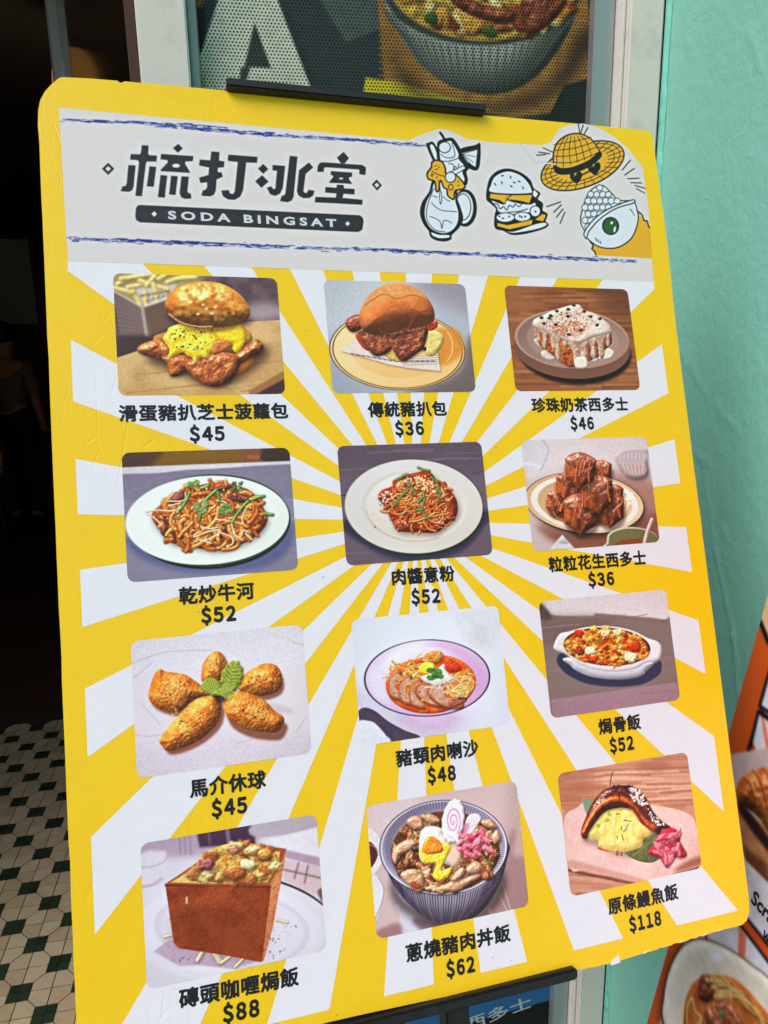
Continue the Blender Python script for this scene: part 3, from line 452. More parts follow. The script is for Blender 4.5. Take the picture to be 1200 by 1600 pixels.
def pork_donburi():                              # pork rice bowl with soft egg, fish cake and pickled ginger
    c = photo_canvas(10, (560, 1210, .241667), (204, 176, 176), 21)
    c.shape([(60, 200), (400, 120), (300, 300), (80, 400)], (216, 192, 196), soft=50); c.shape([(960, 120), (1100, 60), (1120, 860), (1000, 880), (940, 700)], (190, 158, 156), soft=40); c.shape([(975, 390), (1020, 380), (1000, 520), (1100, 560), (1110, 870), (800, 930), (900, 760)], (150, 112, 112), soft=16, alpha=.8)
    for p in ([(910, 780), (960, 880)], [(930, 700), (985, 880)], [(840, 860), (860, 910)]): c.strand(p, 6, (206, 180, 176), flat=True)
    c.shape([(240, 830), (420, 960), (520, 1000), (260, 1045), (270, 920)], (214, 204, 222), soft=5); c.shape([(120, 1010), (260, 960), (275, 1040), (140, 1060)], (160, 116, 116), soft=10); c.shape([(350, 930), (560, 960), (420, 1010)], (130, 100, 116), soft=12)
    c.shape([(60, 360), (120, 390), (160, 480), (150, 570), (80, 640)], (226, 214, 220)); c.shape([(65, 440), (110, 470), (125, 520), (100, 580), (72, 595)], (86, 36, 40)); c.strand([(68, 450), (112, 475), (126, 520)], 8, (160, 110, 100), flat=True)
    c.shape([(85, 665), (130, 670), (162, 730), (150, 830), (105, 940)], (228, 220, 228)); c.strand([(130, 672), (163, 735), (150, 830), (105, 940)], 5, (150, 130, 140), flat=True)
    c.shadow(ell(560, 700, 380, 260, -4), (20, 20), 20, .55)
    c.shape([(156, 470), (172, 580), (215, 700), (300, 840), (420, 925), (560, 960), (720, 935), (830, 850), (915, 700), (958, 560), (968, 440), (800, 400), (300, 400)], (152, 142, 158), dome=120, amb=.3)
    for k in range(64):
        a = math.radians(172 - k * 2.6); b = math.radians(165 - k * 2.35)
        x0, y0 = 560 + 402 * math.cos(a), 480 + 305 * math.sin(a); x1, y1 = 560 + 260 * math.cos(b), 690 + 268 * math.sin(b)
        c.strand([(x0, y0), ((x0 + x1) / 2 + (x0 - 560) * .07, (y0 + y1) / 2 + 12), (x1, y1)], 7, (66, 50, 70) if k % 5 else (96, 80, 96), flat=True)
    c.plate(560, 470, 406, 310, -3, [(1.0, (52, 42, 58)), (.985, ((206, 196, 210), (222, 214, 226))), (.955, ((130, 118, 140), (196, 186, 206)))])
    for k in range(120):
        a = math.radians(k * 3); c.strand([(560 + 386 * math.cos(a), 470 + 295 * math.sin(a)), (560 + 350 * math.cos(a), 480 + 262 * math.sin(a))], 4.5, (84, 70, 90), flat=True, smooth=False)
    c.shape(ell(562, 500, 352, 262, -3), (84, 44, 26), col2=(112, 62, 36))
    food = ell(562, 515, 325, 232, -3)
    for q in sorted(c.inside(food, 120), key=lambda q: q[1]): c.shape(rnd_poly(c, q[0], q[1], 30 + 32 * c.rng.random(), 9, .6, .55, c.rng.random() * 180), [(150, 90, 56), (176, 118, 84), (120, 66, 38), (196, 142, 108), (104, 54, 32)][c.rng.integers(5)], dome=16, bump=7, bs=14, spec=.3, shin=14, sh=(4, 8, 6, .5), amb=.35)
    for p in ([(310, 310), (350, 270), (410, 280), (420, 340), (370, 360)], [(215, 520), (260, 450), (330, 420), (380, 440), (350, 480), (280, 520), (240, 580)], [(270, 650), (340, 610), (420, 640), (415, 740), (380, 760), (330, 720)], [(530, 740), (600, 690), (690, 670), (760, 640), (790, 660), (720, 710), (620, 760)], [(600, 680), (640, 620), (680, 600), (690, 640), (640, 690)], [(700, 600), (760, 560), (800, 600), (770, 640), (710, 640)], [(400, 270), (470, 255), (530, 300), (470, 320)], [(790, 310), (850, 290), (900, 340), (850, 350)], [(860, 400), (900, 360), (920, 420), (880, 450)]):
        c.shape(p, (192, 132, 100), dome=26, bump=6, bs=18, spec=.28, col2=(216, 164, 132), cs=24, sh=(5, 10, 8, .55), amb=.4)
    c.shape(ell(370, 715, 38, 24, 20), (150, 76, 52), dome=14)
    c.shape([(395, 420), (410, 360), (460, 335), (530, 345), (560, 380), (620, 400), (650, 460), (655, 540), (620, 590), (560, 580), (500, 560), (440, 580), (395, 540)], (238, 222, 212), dome=50, spec=.15, sh=(6, 12, 10, .5)); c.shape([(540, 440), (600, 410), (650, 460), (650, 540), (610, 590), (580, 540)], (234, 190, 170), soft=12)
    c.shape([(395, 480), (450, 500), (560, 440), (600, 470), (560, 560), (540, 620), (600, 600), (590, 650), (520, 690), (480, 650), (500, 580), (420, 570)], (250, 184, 44), dome=18, bump=6, bs=14, spec=.25, col2=(250, 216, 90)); c.shape([(410, 480), (440, 410), (490, 405), (540, 450), (540, 500), (470, 515), (430, 510)], (236, 110, 26), dome=20, spec=.35, col2=(246, 146, 50))
    ft = ell(612, 300, 70, 140, 8, 26); ft = np.array([p + (p - np.array([612, 300])) * (.06 if k % 2 else 0) for k, p in enumerate(ft)])
    c.shape([(690, 310), (720, 260), (770, 255), (795, 290), (770, 330), (740, 380), (690, 400)], (232, 214, 222), dome=12, bump=4); c.shape([(680, 330), (720, 320), (700, 380), (670, 430)], (226, 140, 170), soft=4)
    c.shape(ft, (240, 228, 232), dome=14, sh=(6, 10, 8, .45)); th = np.linspace(0, 4.3 * math.pi, 40); c.strand(np.stack([612 + (6 + 3.2 * th) * np.cos(th), 302 + (12 + 6.0 * th) * np.sin(th)], -1), 9, (222, 138, 190), flat=True)
    c.shape([(560, 390), (640, 400), (650, 450), (600, 410)], (236, 220, 214), dome=10)
    for q in c.inside([(670, 420), (740, 360), (820, 370), (870, 430), (860, 490), (760, 540), (690, 550), (655, 480)], 26): c.shape(rnd_poly(c, q[0], q[1], 44, 9, .7, .45, c.rng.random() * 180), [(214, 62, 82), (230, 100, 120), (196, 44, 66), (238, 130, 146)][c.rng.integers(4)], dome=14, bump=5, bs=16, spec=.25, col2=(236, 128, 146), cs=30, sh=(2, 4, 5, .3), alpha=.92)
    for (x, y) in ((358, 398), (396, 632), (865, 575), (430, 250), (820, 560)): c.shape(rnd_poly(c, x, y, 12, 8, .4), (96, 140, 60), dome=6)
    c.specks(food, 60, 4, [(250, 220, 190), (240, 200, 150)], alpha=.8)
    return c
def eel_rice():                                  # whole grilled eel over an egg omelette on a pink board
    c = photo_canvas(11, (850, 1160, .225), (196, 138, 114), 22)
    wood(c, [(176, 116, 92), (214, 160, 136), (164, 104, 80), (222, 172, 150)], 60, 480, 80, -.03, 13); wood(c, [(170, 108, 84), (150, 92, 70), (206, 150, 126)], 880, 1080, 30, .05, 12)
    c.grade(4)
    c.shape([(640, 140), (860, 130), (820, 190), (680, 190)], (150, 92, 70), soft=24, alpha=.7); c.shape([(100, 220), (330, 180), (330, 420), (130, 460)], (170, 106, 82), soft=30, alpha=.6)
    c.shape([(180, 880), (660, 975), (900, 920), (1090, 850), (1100, 900), (700, 1000), (620, 985), (190, 900)], (96, 52, 44), soft=4)
    c.shape([(140, 540), (230, 450), (330, 410), (700, 430), (900, 460), (1010, 500), (1050, 560), (1095, 760), (1090, 850), (900, 910), (700, 970), (600, 960), (300, 890), (180, 870)], (226, 178, 168), col2=(232, 190, 182), cs=80)
    c.shape([(180, 815), (400, 870), (640, 935), (690, 968), (600, 962), (300, 892), (180, 870)], (206, 150, 140), soft=6); c.shape([(900, 900), (980, 830), (1090, 790), (1090, 850)], (158, 92, 74), soft=12)
    c.shape([(265, 395), (300, 392), (345, 420), (320, 500), (295, 500)], (124, 136, 112), dome=10)
    c.shadow([(280, 650), (400, 720), (560, 780), (700, 700), (880, 600)], (10, 16), 16, .35)
    c.shape([(560, 760), (640, 690), (740, 640), (830, 640), (830, 760), (760, 830), (650, 820)], (82, 84, 50), dome=8, col2=(104, 106, 64)); c.strand([(600, 800), (700, 720), (800, 640)], 4, (140, 140, 96), flat=True)
    for _ in range(10): x = 620 + 160 * c.rng.random(); c.strand([(x, 790), (x + 50, 740)], 2, (110, 112, 72), flat=True)
    c.shape(ell(430, 740, 60, 14, 8), (190, 56, 34), soft=2)
    om = [(296, 652), (325, 560), (380, 480), (460, 440), (550, 435), (630, 480), (690, 555), (740, 612), (735, 645), (690, 668), (676, 722), (600, 752), (540, 760), (470, 755), (385, 728), (375, 680), (330, 672)]
    c.shape(om, (250, 200, 100), dome=60, bump=9, bs=36, col2=(254, 218, 140), cs=30, spec=.1, amb=.72)
    for (a, b) in (((450, 480), (420, 700)), ((510, 470), (500, 740)), ((570, 500), (590, 720)), ((400, 540), (370, 660)), ((620, 560), (650, 680))): c.strand([a, ((a[0] + b[0]) / 2 - 14, (a[1] + b[1]) / 2), b], 7, (222, 182, 90), flat=True)
    eel = [(265, 660), (258, 610), (290, 520), (330, 430), (390, 350), (460, 310), (560, 298), (650, 320), (710, 390), (750, 470), (810, 540), (870, 580), (880, 600), (820, 600), (800, 632), (740, 610), (690, 560), (645, 500), (585, 458), (500, 456), (425, 480), (368, 538), (316, 615), (296, 664)]
    c.shadow(eel, (6, 14), 8, .5); c.shape(eel, (70, 24, 20), dome=40, bump=3, bs=16, spec=.35, shin=26, col2=(96, 34, 24), cs=24)
    c.strand([(280, 625), (322, 538), (392, 440), (480, 396), (560, 402), (624, 452), (684, 540), (764, 596)], 44, (150, 58, 20), col2=(190, 92, 34), cs=16, spec=.35); c.strand([(275, 640), (320, 560), (390, 465), (480, 420), (560, 424), (630, 470), (690, 560)], 9, (60, 18, 14))
    c.strand([(520, 370), (530, 440)], 8, (50, 16, 12), flat=True); c.strand([(630, 430), (618, 455)], 6, (50, 16, 12), flat=True)
    c.specks([(340, 440), (420, 350), (460, 345), (360, 460)], 34, 4, [(250, 236, 226)]); c.specks([(590, 320), (660, 330), (720, 420), (690, 440), (620, 400)], 110, 6, [(252, 240, 236), (240, 214, 206)]); c.specks([(700, 440), (760, 500), (850, 580), (760, 560)], 40, 5, [(252, 240, 236)])
    for _ in range(46): x = 460 + 150 * c.rng.random(); y = 300 + 60 * c.rng.random(); a = c.rng.random() * 3.1; c.strand([(x, y), (x + 20 * math.cos(a), y - 18 * math.sin(a))], 4, (26, 14, 20), flat=True, smooth=False)
    c.strand([(458, 305), (462, 260), (475, 208)], 5, (50, 30, 36), flat=True)
    for p in ([(500, 498), (525, 495)], [(555, 540), (605, 548)], [(585, 560), (570, 600), (550, 620)], [(535, 580), (540, 610)], [(505, 650), (510, 670)], [(540, 640), (552, 680)]): c.strand(p, 5, (70, 50, 24), flat=True)
    for (x, y) in ((375, 578), (455, 500), (530, 465), (440, 540)): c.shape(rnd_poly(c, x, y, 15, 8, .5), (150, 160, 60), soft=2)
    c.specks(ell(520, 770, 30, 14), 8, 6, [(150, 60, 40)])
    gin = [(845, 600), (900, 595), (945, 640), (945, 690), (990, 770), (970, 800), (910, 800), (855, 870), (800, 800), (720, 770), (760, 710), (790, 650)]
    c.shape(gin, (186, 40, 58), dome=30, bump=8, bs=18, sh=(4, 8, 8, .4))
    for q in c.inside([(m_[0] * .86 + 860 * .14, m_[1] * .86 + 730 * .14) for m_ in gin], 30): c.shape(rnd_poly(c, q[0], q[1], 46, 9, .7, .42, c.rng.random() * 180), [(206, 50, 68), (226, 84, 102), (190, 36, 54), (236, 116, 130)][c.rng.integers(4)], dome=14, bump=5, bs=16, spec=.28, shin=36, col2=(234, 120, 136), cs=30, sh=(2, 4, 5, .3), alpha=.92)
    return c
DISHES = (pork_bun, classic_bun, milk_tea_toast, beef_noodles, meat_spaghetti, peanut_toast, cod_cakes, pork_laksa, baked_pork_rice, brick_toast, pork_donburi, eel_rice)
# ---------------------------------------------------------------- helpers
def lin(c):
    return tuple(((v / 255) / 12.92 if v <= 10.3 else (((v / 255) + .055) / 1.055) ** 2.4) for v in c) + (1.0,)
def cam_point(x, y, k):                     # a survey ray followed for k
    d = ray(x, y) * k; return Vector((float(BX @ d), float(AX @ d), CAM_H - float(G @ d)))
def on_y(x, y, Y):                          # survey ray meets the plane Y = const
    d = ray(x, y); return cam_point(x, y, Y / float(AX @ d))
def on_x(x, y, X):
    d = ray(x, y); return cam_point(x, y, X / float(BX @ d))
def on_z(x, y, Z=0.0):
    d = ray(x, y); return cam_point(x, y, (CAM_H - Z) / float(G @ d))
def project(p):
    v = BX * p[0] + AX * p[1] + G * (CAM_H - p[2]); return v[0] / v[2] * F + 600, v[1] / v[2] * F + 800
class N:                                    # tiny node builder
    def __init__(s, name):
        s.m = bpy.data.materials.new(name); s.m.use_nodes = True; s.t = s.m.node_tree; s.b = s.t.nodes['Principled BSDF']
    def add(s, typ, **kw):
        n = s.t.nodes.new(typ)
        for k, v in kw.items():
            if k.startswith('i_'):
                key = k[2:]; n.inputs[int(key) if key.isdigit() else key.replace('_', ' ')].default_value = v
            else: setattr(n, k, v)
        return n
    def link(s, a, b): s.t.links.new(a, b)
    def set(s, **kw):
        for k, v in kw.items(): s.b.inputs[k.replace('_', ' ')].default_value = v
        return s
def mat(name, rgb, rough=.6, var=.08, scale=30, bump=.0, bscale=200, metal=0, spec=.4, coat=0, emis=None, detail=4, dirt=None, dscale=8, damt=.5):
    n = N(name); n.set(Roughness=rough, Metallic=metal); n.b.inputs['Specular IOR Level'].default_value = spec
    if coat: n.b.inputs['Coat Weight'].default_value = coat; n.b.inputs['Coat Roughness'].default_value = .25
    tc = n.add('ShaderNodeTexCoord'); c = lin(rgb)
    no = n.add('ShaderNodeTexNoise', i_Scale=scale, i_Detail=detail); n.link(tc.outputs['Object'], no.inputs['Vector'])
    hs = n.add('ShaderNodeMix', data_type='RGBA', i_6=tuple(v * (1 - var) for v in c[:3]) + (1,), i_7=tuple(min(1, v * (1 + var)) for v in c[:3]) + (1,))
    n.link(no.outputs[0], hs.inputs[0]); out = hs.outputs[2]
    if dirt:
        d = n.add('ShaderNodeTexNoise', i_Scale=dscale, i_Detail=6.0, i_Roughness=.7); n.link(tc.outputs['Object'], d.inputs['Vector'])
        r = n.add('ShaderNodeMapRange', i_1=.55, i_2=.75, i_3=0.0, i_4=damt); n.link(d.outputs[0], r.inputs[0])
        x = n.add('ShaderNodeMix', data_type='RGBA', i_7=lin(dirt)); n.link(r.outputs[0], x.inputs[0]); n.link(out, x.inputs[6]); out = x.outputs[2]
    n.link(out, n.b.inputs['Base Color'])
    if bump:
        b = n.add('ShaderNodeTexNoise', i_Scale=bscale, i_Detail=4.0); n.link(tc.outputs['Object'], b.inputs['Vector'])
        bp = n.add('ShaderNodeBump', i_Strength=bump, i_Distance=.002); n.link(b.outputs[0], bp.inputs['Height']); n.link(bp.outputs[0], n.b.inputs['Normal'])
    if emis: n.b.inputs['Emission Color'].default_value = lin(emis[0]); n.b.inputs['Emission Strength'].default_value = emis[1]
    return n.m
def printed(name, arr, rough=.42, bump=.06):    # ink on paper: the painted picture as base colour
    h, w, _ = arr.shape; im = bpy.data.images.new(name, w, h, alpha=False)
    px = np.ones((h, w, 4), np.float32); px[..., :3] = (arr[::-1] / 255); im.pixels.foreach_set(px.ravel()); im.update(); im.pack()
    n = N(name); n.set(Roughness=rough); n.b.inputs['Specular IOR Level'].default_value = .35
    t = n.add('ShaderNodeTexImage', image=im, extension='EXTEND'); n.link(t.outputs[0], n.b.inputs['Base Color'])
    if bump:
        tc = n.add('ShaderNodeTexCoord'); b = n.add('ShaderNodeTexNoise', i_Scale=260.0, i_Detail=3.0); n.link(tc.outputs['Object'], b.inputs['Vector'])
        bp = n.add('ShaderNodeBump', i_Strength=bump, i_Distance=.001); n.link(b.outputs[0], bp.inputs['Height']); n.link(bp.outputs[0], n.b.inputs['Normal'])
    return n.m
def link(name, me, m=None, parent=None):
    o = bpy.data.objects.new(name, me); COL.objects.link(o)
    if m is not None and me is not None and len(me.materials) == 0: me.materials.append(m)
    if parent is not None: o.parent = parent
    return o
def from_bm(name, bm, m, parent=None, smooth=False):
    bmesh.ops.recalc_face_normals(bm, faces=bm.faces); me = bpy.data.meshes.new(name); bm.to_mesh(me); bm.free()
    if smooth:
        for p in me.polygons: p.use_smooth = True
    return link(name, me, m, parent)
def empty(name, loc=(0, 0, 0), label=None, cat=None, group=None):
    o = bpy.data.objects.new(name, None); COL.objects.link(o); o.location = loc; o.empty_display_size = .05
    if label: tag(o, label, cat, group)
    return o
def tag(o, label, cat, group=None):
    o['label'] = label; o['category'] = cat
    if group: o['group'] = group
    return o
def struct(o): o['kind'] = 'structure'; return o
def box_bm(lo, hi, bev=0, seg=2):
    bm = bmesh.new(); bmesh.ops.create_cube(bm, size=1)
    for v in bm.verts: v.co = Vector([(lo[i] + hi[i]) / 2 + v.co[i] * (hi[i] - lo[i]) for i in range(3)])
    if bev: bmesh.ops.bevel(bm, geom=bm.edges[:], offset=bev, segments=seg, affect='EDGES')
    return bm
def box(name, lo, hi, m, parent=None, bev=0, seg=2): return from_bm(name, box_bm(lo, hi, bev, seg), m, parent)
def beam_bm(a, b, w, d, up=(0, 0, 1), bev=.0):   # square bar from a to b
    a, b = Vector(a), Vector(b); z = (b - a); L = z.length; z.normalize(); x = Vector(up).cross(z)
    if x.length < 1e-4: x = Vector((1, 0, 0)).cross(z)
    x.normalize(); y = z.cross(x); bm = box_bm((-w / 2, -d / 2, 0), (w / 2, d / 2, L), bev)
    bmesh.ops.transform(bm, matrix=Matrix(((x.x, y.x, z.x, a.x), (x.y, y.y, z.y, a.y), (x.z, y.z, z.z, a.z), (0, 0, 0, 1))), verts=bm.verts); return bm
def sheet_bm(pts, t0, t1):                    # closed outline (x, y) extruded from z = t0 to t1
    bm = bmesh.new(); vs = [bm.verts.new((p[0], p[1], t1)) for p in pts]; f = bm.faces.new(vs)
    r = bmesh.ops.extrude_face_region(bm, geom=[f])
    for v in r['geom']:
        if isinstance(v, bmesh.types.BMVert): v.co.z = t0
    return bm
def uv_sheet(name, quad_pts, uv_of, z, m, parent):  # flat printed sheet with picture coordinates
    me = bpy.data.meshes.new(name); me.from_pydata([(p[0], p[1], z) for p in quad_pts], [], [list(range(len(quad_pts)))]); me.update()
    if me.polygons[0].normal.z < 0: me.flip_normals()
    uvl = me.uv_layers.new(name='print')
    for l in me.loops:
        uvl.data[l.index].uv = uv_of(me.vertices[l.vertex_index].co)
    return link(name, me, m, parent)
def text_mesh(body, offset=.0, spacing=1.0, bold=0.0):
    c = bpy.data.curves.new('lettering', 'FONT'); c.body = body; c.offset = offset; c.space_character = spacing; c.resolution_u = 3; c.align_x = 'LEFT'
    o = bpy.data.objects.new('lettering', c); COL.objects.link(o); dg = bpy.context.evaluated_depsgraph_get(); dg.update()
    me = bpy.data.meshes.new_from_object(o.evaluated_get(dg)); bpy.data.objects.remove(o); bpy.data.curves.remove(c)
    if bold:                                    # heavier face: the outline printed again a hair to each side
        V = [v.co.copy() for v in me.vertices]; P = [list(p.vertices) for p in me.polygons]; nv, nf = [], []
        for k in range(9):
            d = Vector((0, 0, 0)) if k == 8 else Vector((math.cos(k * math.pi / 4) * bold, math.sin(k * math.pi / 4) * bold, 0)); d.z = k * 4e-6 / .01
            n0 = len(nv); nv += [v + d for v in V]; nf += [[i + n0 for i in p] for p in P]
        m2 = bpy.data.meshes.new(me.name); m2.from_pydata(nv, [], nf); m2.update(); bpy.data.meshes.remove(me); me = m2
    co = np.array([v.co[:] for v in me.vertices]); return me, co.min(0), co.max(0)
# ---------------------------------------------------------------- materials
def laminate(name, rgb, scuff):
    m = mat(name, rgb, .4, .025, 60, 0, dirt=scuff, dscale=30, damt=.2, spec=.5); n = N.__new__(N); n.m = m; n.t = m.node_tree; n.b = n.t.nodes['Principled BSDF']
    tc = n.add('ShaderNodeTexCoord'); old = n.b.inputs['Base Color'].links[0].from_socket
    v = n.add('ShaderNodeTexVoronoi', i_Scale=58.0, i_Randomness=1.0); n.link(tc.outputs['Object'], v.inputs['Vector'])
    sp = n.add('ShaderNodeMapRange', i_1=.035, i_2=.06, i_3=1.0, i_4=0.0); n.link(v.outputs['Distance'], sp.inputs[0])
    pick = n.add('ShaderNodeSeparateColor'); n.link(v.outputs['Color'], pick.inputs[0]); th = n.add('ShaderNodeMath', operation='GREATER_THAN', i_1=.80); n.link(pick.outputs[0], th.inputs[0])
    mu = n.add('ShaderNodeMath', operation='MULTIPLY'); n.link(sp.outputs[0], mu.inputs[0]); n.link(th.outputs[0], mu.inputs[1])
    mu2 = n.add('ShaderNodeMath', operation='MULTIPLY', i_1=.55); n.link(mu.outputs[0], mu2.inputs[0])
    mx = n.add('ShaderNodeMix', data_type='RGBA', i_7=lin((110, 96, 70))); n.link(mu2.outputs[0], mx.inputs[0]); n.link(old, mx.inputs[6]); n.link(mx.outputs[2], n.b.inputs['Base Color'])
    r1 = n.add('ShaderNodeTexNoise', i_Scale=9.0, i_Detail=6.0, i_Roughness=.7); n.link(tc.outputs['Object'], r1.inputs['Vector']); rr = n.add('ShaderNodeMapRange', i_1=.3, i_2=.7, i_3=.30, i_4=.52); n.link(r1.outputs[0], rr.inputs[0]); n.link(rr.outputs[0], n.b.inputs['Roughness'])
    b1 = n.add('ShaderNodeTexNoise', i_Scale=380.0, i_Detail=2.0); n.link(tc.outputs['Object'], b1.inputs['Vector']); b2 = n.add('ShaderNodeTexNoise', i_Scale=22.0, i_Detail=3.0); n.link(tc.outputs['Object'], b2.inputs['Vector'])
    mp = n.add('ShaderNodeMapping'); mp.inputs['Scale'].default_value = (14, 2.2, 1); mp.inputs['Rotation'].default_value = (0, 0, .5); n.link(tc.outputs['Object'], mp.inputs['Vector'])
    b3 = n.add('ShaderNodeTexVoronoi', i_Scale=7.0, feature='DISTANCE_TO_EDGE'); n.link(mp.outputs[0], b3.inputs['Vector']); cr = n.add('ShaderNodeMapRange', i_1=0.0, i_2=.02, i_3=-.5, i_4=0.0); n.link(b3.outputs['Distance'], cr.inputs[0])
    gate = n.add('ShaderNodeTexNoise', i_Scale=5.0); n.link(tc.outputs['Object'], gate.inputs['Vector']); g2 = n.add('ShaderNodeMapRange', i_1=.56, i_2=.62); n.link(gate.outputs[0], g2.inputs[0]); cm = n.add('ShaderNodeMath', operation='MULTIPLY'); n.link(cr.outputs[0], cm.inputs[0]); n.link(g2.outputs[0], cm.inputs[1])
    a1 = n.add('ShaderNodeMath', operation='MULTIPLY_ADD', i_1=.22); n.link(b1.outputs[0], a1.inputs[0]); n.link(b2.outputs[0], a1.inputs[2]); a2 = n.add('ShaderNodeMath', operation='ADD'); n.link(a1.outputs[0], a2.inputs[0]); n.link(cm.outputs[0], a2.inputs[1])
    bp = n.add('ShaderNodeBump', i_Strength=.22, i_Distance=.0022); n.link(a2.outputs[0], bp.inputs['Height']); n.link(bp.outputs[0], n.b.inputs['Normal'])
    return m
YEL = laminate('yellow_print', (250, 203, 12), (220, 172, 24))
WHT = laminate('white_print', (238, 233, 241), (214, 210, 220))
FOAM = mat('foam_core', (216, 210, 196), .8, .08, 300, .3, 500)
INK = mat('black_ink', (24, 25, 28), .45, .05, 50, .05, 300)
BLK = mat('black_powder_coat', (22, 22, 23), .5, .12, 90, .15, 700, dirt=(60, 58, 56), dscale=60, damt=.35)
FRAMEW = mat('white_frame_paint', (228, 222, 210), .5, .03, 12, .1, 90, dirt=(150, 150, 138), dscale=24, damt=.35)
ALU = mat('dull_aluminium', (172, 178, 180), .35, .05, 20, .05, 200, metal=.6)
DARK = mat('dark_brown_interior', (84, 66, 54), .8, .2, 4)  # plain dark brown for the inner walls and small fittings
TIMBER = mat('brown_timber_floor', (70, 48, 34), .6, .25, 9)
# ---------------------------------------------------------------- large structure
WY = 1.0                                     # plane of the shop front
SX = 0.582                                   # plane of the teal side wall
pav = struct(box('pavement', (-6, -6, -.12), (6, .9, -.004), mat('grey_pavement', (150, 146, 140), .85, .12, 6, .4, 120)))
floor = struct(box('floor', (-6, .9, -.12), (3.0, 8.2, -.006), TIMBER))
# floor tiles: square tiles with two green corners, laid as pentagons and green squares in brown grout
GROUT = mat('brown_grout', (58, 48, 36), .9, .15, 60)
BEIGE = [mat('beige_tile', c, .42, .14, 40, .12, 160, dirt=(120, 92, 60), dscale=30, damt=.6) for c in ((196, 176, 142), (189, 167, 131), (202, 184, 150))]
GREEN = [mat('green_tile', c, .4, .15, 30, .06, 160) for c in ((44, 60, 44), (36, 50, 38))]
bed = box('grout_bed', (-2.4, .905, -.006), (.6, 3.16, -.0022), GROUT, floor)
TS = 0.0757; QG = .34; J = .017
o0 = on_z(30.1, 1551.4)
def tile_mesh(name, pts, m):
    bm = sheet_bm([(p[0] * TS, p[1] * TS) for p in pts], -.0015, 0); me = bpy.data.meshes.new(name); bmesh.ops.recalc_face_normals(bm, faces=bm.faces); bm.to_mesh(me); bm.free(); me.materials.append(m); return me
pent = [(J, J), (1 - QG - J, J), (1 - QG - J, QG - J * .4), (QG - J * .4, 1 - QG - J), (J, 1 - QG - J)]
PENT = [tile_mesh('floor_tile', pent, b) for b in BEIGE]
gq = QG - J * .6
GRN = [tile_mesh('green_floor_tile', [(J * .5, J * .5), (gq, J * .5), (gq, gq), (J * .5, gq)], g) for g in GREEN]
rt_ = random.Random(5); ext = []
def near_view(x, y):
    px, py = project((x, y, 0)); left = 60 + (py - 200) * .0432
    return -14 < px < left + 16 and 1080 < py < 1625
TI0, TI1 = int((-2.35 - o0.x) / TS), int((.5 - o0.x) / TS); TJ0, TJ1 = int((.93 - o0.y) / TS) + 1, int((3.10 - o0.y) / TS)
for i in range(TI0, TI1):
    for j in range(TJ0, TJ1):
        green = (i + j) % 2 == 0
        for sx, sy in ((1, 1), (-1, 1), (-1, -1), (1, -1)):
            x, y = o0.x + i * TS, o0.y + j * TS; cx, cy = x + sx * TS * .3, y + sy * TS * .3; rot = {(1, 1): 0, (-1, 1): 90, (-1, -1): 180, (1, -1): 270}[(sx, sy)]
            k = rt_.randrange(3)
            if near_view(cx, cy):
                t = link('green_floor_tile' if green else 'floor_tile', GRN[k % 2] if green else PENT[k], None, floor)
                t.location = (x, y, -.0005 + rt_.random() * .0005); t.rotation_euler = ((rt_.random() - .5) * .004, (rt_.random() - .5) * .004, math.radians(rot))
            else: ext.append((green, x, y, rot, k))
for green, name, src in ((True, 'green_floor_tiling', GRN[0]), (False, 'floor_tiling', PENT[1])):
    bm = bmesh.new()
    for g, x, y, rot, k in ext:
        if g == green:
            n0 = len(bm.verts); bm.from_mesh(src); bm.verts.ensure_lookup_table()
            bmesh.ops.transform(bm, matrix=Matrix.Translation((x, y, -.0003)) @ Matrix.Rotation(math.radians(rot), 4, 'Z'), verts=bm.verts[n0:])
    o = from_bm(name, bm, src.materials[0], floor); o['kind'] = 'stuff'
# shell of the shop
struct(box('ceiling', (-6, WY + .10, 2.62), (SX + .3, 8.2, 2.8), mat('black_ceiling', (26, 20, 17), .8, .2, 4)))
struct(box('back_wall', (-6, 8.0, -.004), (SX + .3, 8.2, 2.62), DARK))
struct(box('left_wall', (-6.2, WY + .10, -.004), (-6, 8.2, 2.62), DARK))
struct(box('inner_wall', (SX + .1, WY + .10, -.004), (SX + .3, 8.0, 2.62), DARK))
tag(box('upper_facade', (-6, WY - .02, 2.36), (SX + .3, WY + .10, 4.2), mat('cream_render', (200, 198, 186), .8, .05, 5, .2, 60)), 'cream rendered wall above the shop window and door', 'wall')
tag(box('door_side_wall', (-6, WY - .02, -.004), (-2.0, WY + .10, 2.36), mat('cream_render_low', (196, 192, 180), .8, .05, 5, .2, 60)), 'cream rendered wall beyond the open shop doorway', 'wall')
